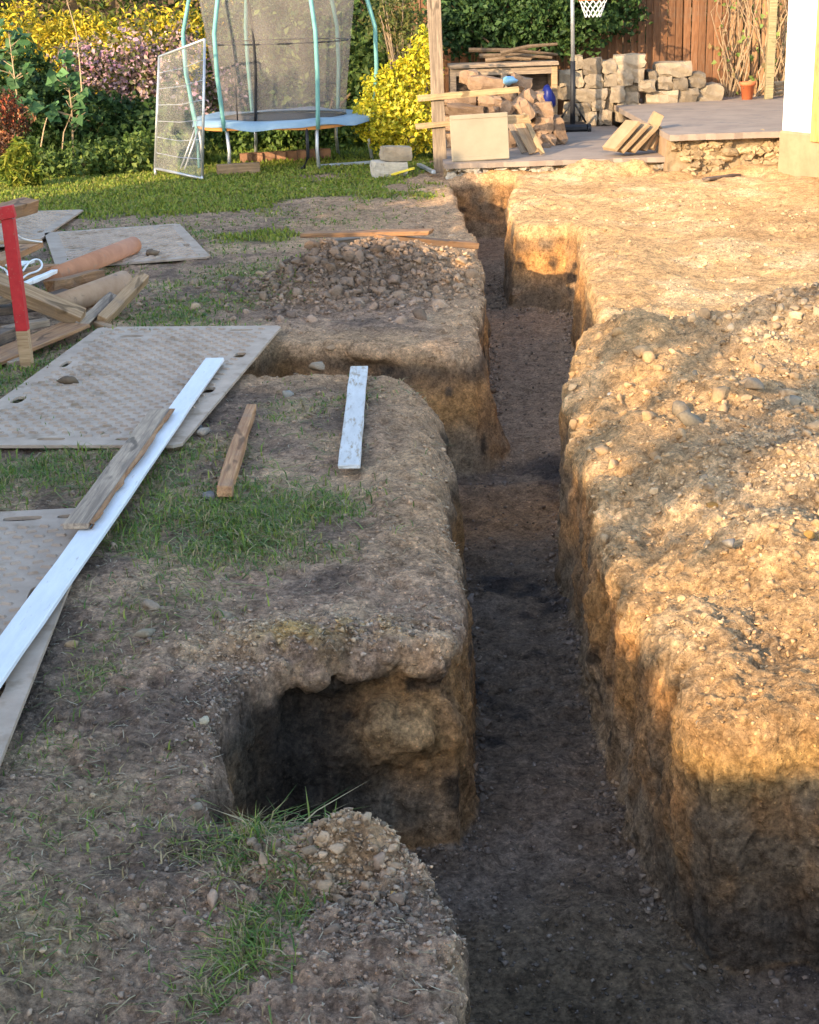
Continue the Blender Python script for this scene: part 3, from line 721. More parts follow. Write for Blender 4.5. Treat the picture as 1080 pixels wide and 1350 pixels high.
rock(520, 1180, 14, (.55, .34, .12), 'orange pebble on the near mound')
rock(400, 250, 14, (.55, .42, .26), 'small tan stone on the shaded lawn before the trampoline', flat=.6)

# ------------------------------------------------------------------ grass
def blades(P, Hh, C, lean=.5, w=.0028):
    n = len(P); th = RNG.uniform(0, 6.283, n); ln = np.abs(RNG.normal(0, lean, n)) + .1
    dx, dy = np.cos(th), np.sin(th); px_, py_ = -dy, dx
    W = (w * RNG.uniform(.7, 1.4, n) * np.clip(P[:, 1] / 6, .8, 3))[:, None]
    side = np.stack([px_, py_, 0 * px_], 1) * W; dirv = np.stack([dx, dy, 0 * dx], 1)
    up = np.array([0, 0, 1.])
    a = P; b = P + dirv * (Hh * ln * .35)[:, None] + up * (Hh * np.clip(.62 - .12 * ln, .2, .6))[:, None]
    t = P + dirv * (Hh * ln * 1.25)[:, None] + up * (Hh * np.clip(1.0 - .38 * ln, .12, 1))[:, None]
    V = np.stack([a - side, a + side, b + side * .8, b - side * .8, t], 1).reshape(-1, 3)
    o = np.arange(n)[:, None] * 5
    return V, (o + np.array([0, 1, 2, 3])), (o + np.array([3, 2, 4])), np.repeat(C, 5, 0)
def grass_patch(specs, name, label):
    Ps, Hs, Cs = [], [], []
    for (cx, cy, rx, ry, nb, hh, dr) in specs:
        p = g2(gx, gy, cx, cy, rx, ry) * top * (GN[:, 2] > .5) * area_w * np.clip(.55 + 1.6 * n_mid, 0.05, 2)
        i = RNG.choice(len(gx), nb, p=p / p.sum())
        P = GV[i] + RNG.normal(0, .012, (nb, 3)) * [1, 1, 0] - [0, 0, .006]
        g = np.array([(.12, .19, .035), (.08, .15, .03), (.17, .24, .045), (.24, .28, .05)])[RNG.integers(0, 4, nb)]
        d = np.array([(.34, .28, .13), (.42, .33, .18), (.25, .19, .1)])[RNG.integers(0, 3, nb)]
        isd = RNG.random(nb) < dr
        Ps.append(P); Hs.append(hh * .8 * RNG.uniform(.45, 1.3, nb)); Cs.append(np.where(isd[:, None], d, g) * RNG.uniform(.7, 1.25, (nb, 1)))
    V, q, t, c = blades(np.concatenate(Ps), np.concatenate(Hs), np.concatenate(Cs), 1.5)
    tag(link(name, np_mesh(name, V, [q, t], c), M_LEAF), label, 'grass', kind='stuff')
grass_patch(GRASS, 'grass', 'torn patches of green and straw grass left on the trampled soil')
def lawn_grass():
    p = lawn * top * area_w * (GN[:, 2] > .6) * (gx < .6)
    n = 42000
    i = RNG.choice(len(gx), n, p=p / p.sum())
    P = GV[i] + RNG.normal(0, .02, (n, 3)) * [1, 1, 0]
    C = np.array([(.20, .25, .03), (.14, .20, .028), (.27, .29, .04), (.26, .24, .06)])[RNG.integers(0, 4, n)] * RNG.uniform(.75, 1.2, (n, 1))
    n2 = 9000
    P2 = np.stack([RNG.uniform(-8, .6, n2), RNG.uniform(20.3, 23.5, n2), np.full(n2, -.02)], 1)
    C2 = np.array([(.20, .26, .035), (.15, .21, .03), (.26, .29, .05)])[RNG.integers(0, 3, n2)]
    V, q, t, c = blades(np.concatenate([P, P2]), np.concatenate([RNG.uniform(.02, .055, n), RNG.uniform(.03, .07, n2)]), np.concatenate([C, C2]), .5, .0035)
    tag(link('lawn_grass', np_mesh('lawn_grass', V, [q, t], c), M_LEAF), 'short mown grass of the lawn in front of the trampoline', 'grass', kind='stuff')
lawn_grass()
def bits():
    """straw, roots and twigs lying on the soil"""
    n = 8000
    p = top * vis * (.15 + (1 - right)) * area_w * near * (GN[:, 2] > .5)
    i = RNG.choice(len(gx), n, p=p / p.sum())
    P = GV[i] + [0, 0, .004]
    th = RNG.uniform(0, 6.283, n); ln = RNG.uniform(.01, .05, n)
    d = np.stack([np.cos(th), np.sin(th), RNG.uniform(-.1, .25, n)], 1) * ln[:, None]; s = np.stack([-np.sin(th), np.cos(th), 0 * th], 1) * .0016
    mid = P + d * .5 + s * RNG.normal(0, 4, (n, 1)) + [0, 0, .003]
    V = np.stack([P - s, P + s, mid + s, mid - s, P + d], 1).reshape(-1, 3); o = np.arange(n)[:, None] * 5
    C = np.array([(.38, .3, .17), (.25, .18, .1), (.12, .09, .06), (.45, .38, .26)])[RNG.integers(0, 4, n)]
    tag(link('straw', np_mesh('straw', V, [o + np.array([0, 1, 2, 3]), o + np.array([3, 2, 4])], np.repeat(C, 5, 0)), M_LEAF), 'dry straw and root ends littering the trampled soil', 'straw', kind='stuff')
bits()

# ================================================================== planting
def rand_dirs(n):
    d = RNG.normal(0, 1, (n, 3)); return d / np.linalg.norm(d, axis=1, keepdims=True)
def leaf_mesh(P, N, size, C, asp=.55, droop=.25):
    """folded diamond leaves at points P facing N"""
    n = len(P)
    t = np.cross(N, rand_dirs(n)); t /= np.linalg.norm(t, axis=1, keepdims=True) + 1e-9
    s = np.cross(N, t); S = (size * RNG.uniform(.45, 1.5, n))[:, None] if np.isscalar(size) else size[:, None]
    a, b = P - t * S * .5, P + t * S * .5 - N * S * droop
    l, r = P + s * S * .5 * asp + N * S * .08, P - s * S * .5 * asp + N * S * .08
    V = np.stack([a, l, b, r], 1).reshape(-1, 3); o = np.arange(n)[:, None] * 4
    return V, np.concatenate([o + np.array([0, 1, 2]), o + np.array([0, 2, 3])]), np.repeat(C, 4, 0)
def crown_points(lobes, n, seed=0, lump=.28, thick=.22):
    vol = np.array([l[3] * l[5] + l[3] * l[4] for l in lobes]); k = RNG.choice(len(lobes), n, p=vol / vol.sum())
    Lb = np.array(lobes)[k]; d = rand_dirs(n)
    f = 1 + lump * fbm(d[:, 0] * 1.7 + Lb[:, 0] * 3 + seed, d[:, 1] * 1.7 + Lb[:, 1] * 3, d[:, 2] * 1.7 + Lb[:, 2] * 3, 1.6, 3) * 1.7
    r = f * (1 - np.abs(RNG.normal(0, thick, n))) 
    P = Lb[:, :3] + d * Lb[:, 3:6] * r[:, None]
    N = d * .55 + rand_dirs(n) * .75 + [0, 0, .2]
    return P, N / np.linalg.norm(N, axis=1, keepdims=True)
def pal(colors, n, P=None, patch=.0, freq=1.5):
    """a leaf colour for each leaf; patch = share of the choice that comes in drifts"""
    c = np.array(colors); u = RNG.random(n)
    if patch and P is not None: u = np.clip((1 - patch) * u + patch * (.5 + 1.1 * fbm(P[:, 0], P[:, 1], P[:, 2], freq, 3)), 0, .999)
    return c[(u * len(c)).astype(int)] * RNG.uniform(.75, 1.25, (n, 1))
def shrub(name, label, lobes, n, size, colors, cat='shrub', asp=.55, stems=5, smat=None, patch=.4, lump=.42, droop=.25, base=None, group=None, thick=.22, zmin=0.0, parts=()):
    lobes = [tuple(map(float, l)) for l in lobes]
    cx = sum(l[0] for l in lobes) / len(lobes); cy = sum(l[1] for l in lobes) / len(lobes)
    zb = base if base is not None else 0.0
    t = thing(name, label, cat, (cx, cy, zb), 0, group)
    P, N = crown_points(lobes, n, RNG.uniform(0, 50), lump, thick)
    mk = P[:, 2] > zb + zmin; P, N = P[mk], N[mk]
    V, Fq, C = leaf_mesh(P - [cx, cy, zb], N, size, pal(colors, len(P), P, patch), asp, droop)
    link('foliage', np_mesh('foliage', V, [Fq], C), M_LEAF, t)
    if stems:
        mb = MB()
        for i in range(stems):
            l = lobes[i % len(lobes)]
            p0 = Vector((random.uniform(-.12, .12), random.uniform(-.12, .12), -.03))
            p1 = Vector((l[0] - cx, l[1] - cy, l[2] - zb)) + Vector((random.uniform(-.5, .5) * l[3], random.uniform(-.5, .5) * l[4], random.uniform(-.1, .6) * l[5]))
            md = (p0 + p1) / 2 + Vector((random.uniform(-.1, .1), random.uniform(-.1, .1), .05))
            mb.tube([p0, md, p1], .022, 5, .006)
        mb.build('stem', smat or M_STEM, t)
    return t
def lob(u, v, ru, rv, Y, depth=None):
    """a crown lobe centred where (u, v) is seen at distance Y; radii in photo pixels"""
    p = aty(u, v, Y); s = Y / cp / F_PX * 1.0
    return (p.x, Y, p.z, ru * s, depth if depth else ru * s * .8, rv * s)

DK = [(.018, .040, .012), (.028, .058, .016), (.045, .085, .022), (.07, .115, .03)]
MID = [(.045, .085, .018), (.07, .12, .025), (.10, .155, .035), (.14, .19, .045)]
GOLD = [(.46, .34, .025), (.58, .42, .03), (.68, .50, .04), (.30, .28, .03)]
PINK = [(.42, .20, .27), (.52, .30, .37), (.56, .40, .42), (.34, .22, .18), (.08, .09, .025), (.14, .14, .04), (.38, .26, .2), (.06, .07, .02)]
# tall hedges closing the garden
def hedge(name, label, x0, x1, y, z1, n, size, colors, depth=.8, asp=.4, patch=.6):
    t = thing(name, label, 'hedge', ((x0 + x1) / 2, y, 0))
    P = np.stack([RNG.uniform(x0, x1, n), RNG.uniform(-1, 1, n) * depth, RNG.random(n) ** .85 * z1], 1)
    bulge = .5 * fbm(P[:, 0], P[:, 2], P[:, 0] * 0, .9, 3)
    P[:, 1] = y - depth * .6 - bulge * .9 + np.abs(P[:, 1]) * .7
    P[:, 2] *= 1 + .12 * fbm(P[:, 0], P[:, 0] * 0, P[:, 0] * 0 + 2, .8, 3)
    N = np.array([0, -.6, .45]) + rand_dirs(n) * .9; N /= np.linalg.norm(N, axis=1, keepdims=True)
    V, Fq, C = leaf_mesh(P - [(x0 + x1) / 2, y, 0], N, size, pal(colors, n, P, patch, .8), asp)
    link('foliage', np_mesh('foliage', V, [Fq], C), M_LEAF, t)
    mb = MB()
    x = x0 + .4
    while x < x1:
        mb.tube([(x - (x0 + x1) / 2, .3, 0), (x - (x0 + x1) / 2 + random.uniform(-.1, .1), .3, z1 * .8)], .05, 6, .02); x += .9
    mb.build('trunk', M_STEM, t)
    # the dense dry inside of the hedge
    mb = MB(); mb.box((0, .75, z1 * .45), (x1 - x0, .5, z1 * .9)); mb.build('hedge_core', M_STEM, t)
    return t
hedge('conifer_hedge', 'tall dark green conifer hedge closing the back of the garden', -10, 3.2, 27.6, 4.2, 15000, .15, [(.02, .04, .01), (.04, .07, .015), (.09, .11, .02), (.17, .17, .03)])
hedge('laurel_hedge', 'tall dark hedge rising behind the stained fence', 2.2, 11, 25.8, 4.4, 7000, .14, DK)
shrub('golden_hedge', 'bright golden yellow conifer hedge behind the pink shrub', [lob(20, 85, 60, 70, 25.2), lob(90, 70, 60, 50, 25.4), lob(150, 85, 60, 55, 25.2), lob(215, 75, 55, 55, 25.4), lob(265, 70, 45, 60, 25.0), lob(310, 70, 40, 60, 25.3)],
      13000, .10, GOLD + [(.36, .31, .03), (.16, .19, .03)], 'hedge', .35, 8, patch=.35, lump=.35)
shrub('flowering_shrub', 'shrub covered in pink blossom left of the trampoline', [lob(190, 90, 55, 45, 23.2), lob(150, 120, 50, 50, 23.1), lob(215, 130, 50, 55, 23.0), lob(110, 85, 35, 30, 23.3), lob(240, 60, 25, 30, 23.2), lob(285, 130, 35, 45, 23.6)],
      9000, .07, PINK, asp=.7, patch=.3, lump=.55, stems=14, thick=.32)
shrub('leafy_shrub', 'deep green leafy shrub under the pink blossom', [lob(60, 150, 50, 50, 22.2), lob(120, 170, 55, 45, 22.0), lob(185, 180, 45, 45, 22.1), lob(30, 110, 40, 45, 22.6), lob(235, 190, 40, 40, 22.4)],
      9000, .095, DK + [(.09, .15, .035)], asp=.65, patch=.5, lump=.4, stems=9)
shrub('copper_shrub', 'copper brown and red shrub at the left edge', [lob(4, 160, 28, 32, 20.7), lob(8, 196, 22, 20, 20.3)], 2600, .06,
      [(.16, .06, .03), (.24, .10, .04), (.10, .05, .03), (.38, .10, .05)], asp=.5, patch=.6)
shrub('ground_cover', 'low mixed leafy ground cover edging the lawn', [lob(50, 222, 40, 22, 20.0), lob(105, 218, 40, 24, 20.1), lob(160, 212, 40, 26, 20.3), lob(210, 205, 40, 28, 20.7), lob(250, 200, 30, 22, 21.2)], 6000, .07,
      [(.03, .055, .015), (.06, .10, .02), (.12, .17, .035), (.20, .24, .05)], 'plants', .6, 6, patch=.4, lump=.5)
t = shrub('lime_shrub', 'upright lime green tufted plant at the lawn edge on the left', [lob(28, 226, 22, 28, 18.9), lob(30, 215, 15, 26, 18.9)], 2200, .16, [(.20, .26, .03), (.28, .32, .04), (.14, .20, .03), (.36, .36, .06)], 'plant', .10, 5, patch=.2, lump=.3)
shrub('low_hedge', 'leafy green hedge seen beneath the trampoline', [lob(300, 185, 40, 28, 22.9), lob(350, 182, 40, 30, 23.0), lob(400, 180, 45, 32, 23.0), lob(455, 178, 45, 36, 22.9)], 7000, .085,
      [(.03, .06, .015), (.06, .105, .02), (.11, .17, .035), (.17, .24, .045)], 'hedge', .65, 8, patch=.35, lump=.4)
shrub('broadleaf_shrub', 'tall green broadleaf shrub behind the trampoline net', [lob(330, 60, 60, 80, 24.6), lob(400, 60, 60, 85, 24.4), lob(465, 50, 50, 90, 24.2), lob(500, 100, 40, 70, 23.6), lob(370, 130, 60, 50, 24.3)], 14000, .10,
      MID + DK[1:], asp=.6, patch=.5, lump=.4, stems=9)
shrub('twiggy_shrub', 'pale twiggy shrub thin of leaf above the yellow bush', [lob(520, 25, 40, 40, 22.4), lob(550, 60, 30, 45, 22.2)], 1800, .07, [(.20, .19, .05), (.14, .16, .04), (.34, .28, .1)], asp=.5, stems=40, smat=M_DRY, thick=.4)
shrub('yellow_shrub', 'bright yellow variegated bush beside the tall timber post', [lob(515, 140, 36, 42, 20.7), lob(545, 110, 28, 45, 20.8), lob(495, 160, 28, 30, 20.5), lob(540, 165, 36, 34, 20.6), lob(560, 70, 18, 30, 20.9), lob(505, 112, 18, 22, 20.6)], 8000, .062,
      [(.74, .60, .03), (.82, .66, .05), (.60, .54, .04), (.34, .36, .03), (.82, .72, .12)], asp=.6, patch=.25, lump=.45, stems=8)
shrub('overhanging_hedge', 'dark glossy hedge hanging over the top of the stained fence', [lob(615, 15, 45, 48, 23.3), lob(665, 15, 45, 50, 23.3), lob(715, 18, 45, 48, 23.2), lob(765, 10, 42, 46, 23.25), lob(810, -8, 40, 46, 23.4), lob(590, 30, 30, 40, 23.0)], 11000, .085,
      [(.022, .05, .016), (.035, .075, .022), (.06, .11, .03), (.085, .14, .035)], 'hedge', .6, 7, patch=.3, lump=.5, base=1.0)
# sycamore-like saplings with large leaves
def sapling(u, v0, v1, Y, n, label):
    p0, p1 = aty(u, v0, Y), aty(u + 6, v1, Y)
    t = thing('sapling', label, 'sapling', (p0.x, Y, 0)); mb = MB()
    hgt = p1.z; mb.tube([(0, 0, 0), (.05, 0, hgt * .5), (.03, 0, hgt)], .016, 6, .006); P = []
    for i in range(n):
        z = hgt * random.uniform(.35, 1.03); a = random.uniform(0, 6.28); r = random.uniform(.1, .42) * (1.15 - z / hgt * .6)
        q = (math.cos(a) * r, math.sin(a) * r * .8, z + .03); mb.tube([(.04, 0, z - .08), q], .005, 4); P.append(q)
    mb.build('trunk', M_DRY, t); P = np.repeat(np.array(P), 4, 0) + RNG.normal(0, .05, (4 * n, 3))
    N = np.array([.0, -.5, .7]) + rand_dirs(len(P)) * .5; N /= np.linalg.norm(N, axis=1, keepdims=True)
    V, Fq, C = leaf_mesh(P, N, .15, pal([(.07, .15, .05), (.10, .20, .07), (.05, .11, .035)], len(P)), .85)
    link('foliage', np_mesh('foliage', V, [Fq], C), M_LEAF, t)
sapling(30, 235, 40, 21.4, 26, 'young sapling with big green leaves at the left edge')
sapling(98, 225, 70, 21.3, 22, 'young sapling with big green leaves before the pink shrub')
def bare_cane(pts, Y, label):
    q = [aty(u, v, Y) for u, v in pts]; o = Vector((q[0].x, Y, 0)); mb = MB(); mb.tube([p - o for p in q], .012, 5, .006)
    t = mb.build('dry_cane', M_DRY); t.location = o; tag(t, label, 'cane')
bare_cane([(52, 205), (58, 170), (62, 155)], 20.4, 'dry bare cane standing over the lime plant')
bare_cane([(82, 200), (84, 175), (94, 150)], 20.6, 'bent dry cane before the dark shrub')
bare_cane([(108, 120), (104, 70), (100, 40), (88, 0)], 21.2, 'long bare cane rising before the golden hedge')
# boundary hedge on the left, out of the photograph: its ragged top shades the lawn
def shade_hedge():
    t = thing('boundary_hedge', 'tall ragged boundary hedge along the left side of the plot', 'hedge', (-7.4, 0, 0))
    y0, y1 = -16.0, 12.75
    mb = MB(); y = y0  # solid core added to make the hedge's shadow opaque
    while y < y1 - .1:
        zt = 3.3 - .5 * math.exp(-((y + .25 - 7.4) / .6) ** 2) + .35 * math.sin(y * 1.1) * math.sin(y * .37 + 1) + random.uniform(-.15, .15)
        mb.box((0, y + .25, zt / 2), (.7, .5, zt)); y += .5
    mb.build('hedge_core', M_STEM, t)
    n = 16000; yy = RNG.uniform(y0, y1, n)
    dips = ((7.4, .5, .9), (3.7, .4, .25), (-1.1, .3, .35), (-2.8, .3, .5), (-4.15, .24, .5), (-5.7, .26, .55), (-7.2, .3, .2))  # dips shaped to let sun patches through onto the trench lips
    topz = 4.15 + .03 * sstep(-1.5, -3.5, yy) + .35 * fbm(yy, yy * 0, yy * 0, .45, 2) + .4 * fbm(yy, yy * 0 + 3, yy * 0, 1.6, 2)
    for c_, w_, d_ in dips: topz = topz - d_ * np.exp(-((yy - c_) / w_) ** 2)
    P = np.stack([RNG.normal(0, .35, n), yy, topz * RNG.random(n) ** .13], 1)
    V, Fq, C = leaf_mesh(P, rand_dirs(n), .24, pal(DK, n), .6); link('foliage', np_mesh('foliage', V, [Fq], C), M_LEAF, t)
shade_hedge()
def ash_tree():
    t = thing('tree', 'sparse young tree with bare limbs rising above the boundary hedge', 'tree', (-7.6, -3.9, 0)); random.seed(5)
    mb = MB(); mb.tube([(0, 0, 0), (.05, .1, 2.5), (.0, .25, 4.6), (.1, .4, 6.6)], .12, 8, .03); mb.build('trunk', M_STEM, t, True)
    mb = MB(); P = []
    for i in range(16):
        z = 3.6 + i * .19; a = random.uniform(0, 6.28); l = random.uniform(.7, 1.6); o = Vector((0, .2, z)); pts = [o]
        for k in range(4): pts.append(pts[-1] + Vector((math.cos(a) * l / 4, math.sin(a) * l / 4, random.uniform(.02, .28)))); a += random.uniform(-.4, .4)
        mb.tube(pts, .05, 5, .012); P += [p for p in pts[2:] for _ in range(13)]
    mb.build('limb', M_STEM, t)
    P = np.array(P) + RNG.normal(0, .13, (len(P), 3)); V, Fq, C = leaf_mesh(P, rand_dirs(len(P)), .2, pal(MID, len(P)), .6)
    link('crown', np_mesh('crown', V, [Fq], C), M_LEAF, t)
ash_tree()
def caster():  # added out of view so its roofline shades the trench end face
    t = thing('shade_caster', 'added unseen shade shed behind the photographer on the left', 'caster', (-3.25, -3.1, 0))
    mb = MB(); mb.box((0, 0, 1.18), (1.6, 1.9, 2.36)); mb.build('wall', M_PLANKD, t)
    mb = MB(); mb.box((0, 0, 2.44), (1.8, 2.2, .12)); mb.build('roof', M_PLANKG, t)
    mb = MB(); mb.box((.2, .965, .95), (.75, .03, 1.85)); mb.build('door', M_PLANKG, t)
caster()

# ================================================================== fence, patio, house
PZL, PZR, FY = .17, .46, 23.8
def fence():
    t = thing('timber_fence', 'brown vertical board fence behind the stacked stones', 'fence', (3.6, FY, 0))
    x, i = .35, 0
    mb0 = MB(); mb0.box((0, 0, 1.0), (.104, .02, 2.0), jit=.002); base = {}
    for nm, mt in (('a', M_FENCE), ('b', M_FENCEP)):
        me = bpy.data.meshes.new('board'); me.from_pydata(mb0.v, [], mb0.f); me.materials.append(mt); base[nm] = me
    while x < 7.4:
        o = bpy.data.objects.new('board', base['b' if x > 5.05 else 'a']); COL.objects.link(o); o.parent = t
        o.location = (x - 3.6, (.018 if i % 2 else 0) - (.06 if 4.35 < x < 5.05 else 0), .25 + random.uniform(-.02, .02)); o.rotation_euler = (0, random.uniform(-.006, .006), random.uniform(-.03, .03))
        x += .112 if x < 5.05 else .125; i += 1
    for z in (.6, 1.9):
        mb = MB(); mb.box((0, .06, z), (7.4, .05, .09)); mb.build('rail', M_FENCE, t)
    for x in (.5, 2.4, 4.3, 5.05, 7.0):
        mb = MB(); mb.box((x - 3.6, .13, 1.1), (.1, .1, 2.3)); mb.build('fence_post', M_FENCE, t)
fence()

ROCKV = []
def block_mesh(lx, ly, lz, seed, rough=.06, cuts=2, rnd=.12):
    bm = bmesh.new(); bmesh.ops.create_cube(bm, size=1)
    bmesh.ops.subdivide_edges(bm, edges=bm.edges[:], cuts=cuts, use_grid_fill=True)
    r = random.Random(seed); mn = min(lx, ly, lz)
    for v in bm.verts:
        c = v.co.copy(); k = sum(1 for a in c if abs(a) > .49)
        f = 1 - (rnd * .55 if k == 3 else rnd * .25 if k == 2 else 0)
        v.co = Vector((c.x * lx * f, c.y * ly * f, c.z * lz * f)) + Vector([r.uniform(-1, 1) * rough * mn for _ in range(3)])
    me = bpy.data.meshes.new('stone'); bm.to_mesh(me); bm.free()
    return me
def patio():
    # lower slab
    t = thing('patio', 'grey concrete patio with a raised slab on the right and broken rubble edge', 'patio', (0, 0, 0))
    def slab(pts, z, th, name):
        bm = bmesh.new(); vs_ = [bm.verts.new((x, y, z)) for x, y in pts]; f = bm.faces.new(vs_)
        bmesh.ops.triangulate(bm, faces=[f])
        e = bmesh.ops.extrude_face_region(bm, geom=bm.faces[:]); [setattr(v.co, 'z', z - th) for v in e['geom'] if isinstance(v, bmesh.types.BMVert)]
        bmesh.ops.recalc_face_normals(bm, faces=bm.faces)
        me = bpy.data.meshes.new(name); bm.to_mesh(me); bm.free(); return link(name, me, M_CONC, t)
    edge = [(.55 + i * (2.62 / 26), 18.42 + random.uniform(-.03, .03)) for i in range(27)]
    slab(edge + [(3.17, 26), (.4, 26), (.5, 21)], PZL, .06, 'lower_slab')
    edge = [(3.16 + i * (1.5 / 14), 18.05 + random.uniform(-.025, .025)) for i in range(15)]
    slab(edge + [(8, 18.1), (8, 26), (3.16, 26)], PZR, .07, 'upper_slab')
    mb = MB(); mb.box((1.87, 19.05, -.1), (2.6, .8, .40)); mb.box((5.5, 19.1, .07), (4.66, 1.6, .63)); mb.box((3.6, 22, .05), (6, 6, .12))
    mb.build('earth_fill', M_PLINTH, t)
    for (x0, x1, z0, z1, Y) in ((.54, 3.18, -.2, .112, 18.56), (3.17, 4.7, -.3, .392, 18.22)):
        gxx, gzz = np.meshgrid(np.arange(x0, x1 + .01, .025), np.linspace(z0, z1, 22), indexing='ij'); nn = gxx.shape
        px_, pz_ = gxx.ravel(), gzz.ravel()
        py_ = Y - .12 * sstep(.05, -.25, pz_ - (.0 if Y > 18.4 else .05)) - .05 * fbm(px_, pz_, pz_ * 0, 4, 3) - .045 * fbm(px_, pz_, pz_ * 0 + 5, 14, 3)
        ii = np.arange(px_.size).reshape(nn); Fq = np.stack([ii[:-1, :-1], ii[1:, :-1], ii[1:, 1:], ii[:-1, 1:]], -1).reshape(-1, 4)
        link('broken_earth', np_mesh('broken_earth', np.stack([px_, py_, pz_], 1), [Fq], smooth=True), M_RUB, t)
    for (x0, x1, z0, z1, Y, mt, s) in ((.56, 3.16, -.07, .105, 18.575, M_RUBW, .10), (3.2, 4.66, -.2, .385, 18.235, M_RUB, .13)):
        z = z0
        while z < z1 - .02:
            x = x0 + random.uniform(0, .05); hh = s * random.uniform(.5, .95)
            while x < x1:
                w = s * random.uniform(.6, 1.7)
                if random.random() < .3: x += w * .7; continue
                o = link('rubble_stone', block_mesh(w * 1.06, .16, min(hh, z1 - z + .02) * 1.08, int(x * 991 + z * 77), .26, 2, .4), mt, t)
                o.location = (x + w / 2, Y + random.uniform(-.05, .035), z + hh / 2 + random.uniform(-.012, .012)); o.rotation_euler = (random.uniform(-.2, .2), random.uniform(-.25, .25), random.uniform(-.2, .2))
                x += w
            z += hh
patio()
def house():
    C = Vector((4.36, 17.72, 0)); a = Vector((.42, -.91, 0)).normalized(); b = Vector((.91, .42, 0)).normalized()
    M = Matrix((a, b, Vector((0, 0, 1)))).transposed()
    t = thing('house', 'white rendered house corner with sandy plinth and golden timber trim', 'house', C)
    def bx(u0, u1, w0, w1, z0, z1, nm, mt, bev=.006):
        mb = MB(); mb.box((0, 0, 0), (u1 - u0, w1 - w0, z1 - z0)); o = mb.build(nm, mt, t, bevel=bev)
        o.matrix_local = Matrix.Translation(M @ Vector(((u0 + u1) / 2, (w0 + w1) / 2, (z0 + z1) / 2))) @ M.to_4x4()
    bx(.0, 4.0, .03, 4.0, .50, 5.2, 'wall', M_RENDER); bx(-.02, 4.0, .0, 4.0, -.4, .50, 'plinth', M_PLINTH, .02)
    bx(.56, .9, -.03, .03, .42, 5.2, 'timber_trim', M_GOLD)
house()

# ================================================================== stacked stone blocks
ORD = ['first', 'second', 'third', 'fourth', 'fifth', 'sixth', 'seventh', 'eighth', 'ninth', 'tenth']
def stone_stack(rows, ox, oy, sc, Y, mat, nm, where, depth, group, rough=.10, rnd=.18, roty=.03):
    for rname, blocks in rows:
        for i, b in enumerate(sorted(blocks)):
            cx, cy, w, h = b[:4]; yy = Y + (b[4] if len(b) > 4 else 0); ang = b[5] if len(b) > 5 else random.uniform(-roty, roty)
            p = aty(ox + cx / sc, oy + cy / sc, yy); k = yy / cp / F_PX / sc * .955; dd = depth * random.uniform(.85, 1.1)
            shp = 'long' if w > 1.6 * h else 'upright' if h > 1.25 * w else 'squarish'
            o = link(nm, block_mesh(w * k, dd, h * k, int(cx * 7 + cy), rough, 2, rnd), b[6] if len(b) > 6 else mat)
            o.location = (p.x, yy + dd / 2, p.z); o.rotation_euler = (random.uniform(-.04, .04), ang, random.uniform(-.12, .12))
            tag(o, '%s block, %s from left in the %s of the %s' % (shp, ORD[i] if i < 10 else 'last', rname, where), 'stone block', group)
stone_stack([
    ('top course', [(110, 112, 66, 80), (207, 137, 118, 98), (310, 140, 88, 84), (452, 107, 194, 92), (728, 160, 219, 92, .15)]),
    ('second course', [(30, 215, 90, 100), (110, 215, 84, 100), (220, 235, 118, 92), (325, 222, 88, 84), (418, 205, 104, 104), (498, 190, 88, 88), (590, 205, 54, 76, .1), (664, 248, 98, 82, .1), (766, 248, 98, 82, .1), (880, 225, 104, 94, .2)]),
    ('third course', [(30, 310, 100, 90), (190, 322, 224, 78), (287, 300, 60, 76, .1), (374, 317, 88, 104, -.05), (455, 275, 90, 64, .1), (552, 262, 114, 74)]),
    ('fourth course', [(75, 413, 98, 84), (160, 397, 74, 70), (242, 388, 88, 70), (315, 385, 64, 92, .1), (465, 343, 90, 74), (655, 340, 204, 92, .1), (815, 325, 128, 92, .15), (965, 310, 176, 104, .25)]),
    ('bottom course', [(60, 487, 120, 68), (152, 480, 58, 88), (212, 475, 63, 92), (285, 465, 88, 98), (390, 432, 78, 118), (472, 428, 83, 110)])],
    740, 60, 4.91, 22.65, M_BLOCK, 'stone_block', 'fence stack', .36, 'stone blocks stacked against the fence')
stone_stack([
    ('top layer', [(330, 125, 140, 90, .55), (440, 168, 240, 90, .35), (690, 165, 150, 95, .45, .35)]),
    ('upper layer', [(190, 295, 110, 60, .2), (300, 285, 150, 74, .2), (455, 290, 175, 74, .2, .1), (590, 250, 115, 76, .4, .5), (730, 270, 110, 110, .3, .6), (815, 275, 88, 84, .4)]),
    ('middle layer', [(290, 362, 262, 92), (500, 360, 80, 50, .1), (600, 335, 110, 80, .2, .3), (715, 350, 150, 95, 0, .9), (850, 355, 142, 98, .2)]),
    ('lower layer', [(250, 465, 200, 100, .1), (470, 470, 200, 110, .1), (640, 460, 120, 110, .25), (770, 490, 120, 90, .3, .5), (850, 462, 130, 132, .15), (955, 500, 95, 190, .2, -.35)]),
    ('bottom layer', [(270, 580, 220, 110, .25), (480, 580, 200, 110, .25), (615, 565, 80, 130, .0), (740, 600, 120, 110, .35), (868, 570, 120, 108, .1, .3), (862, 625, 62, 46, -.15)])],
    560, 80, 5.4, 20.0, M_BLOCKR, 'rubble_block', 'rubble pile', .40, 'rough blocks heaped behind the panel', .13, .26, .16)

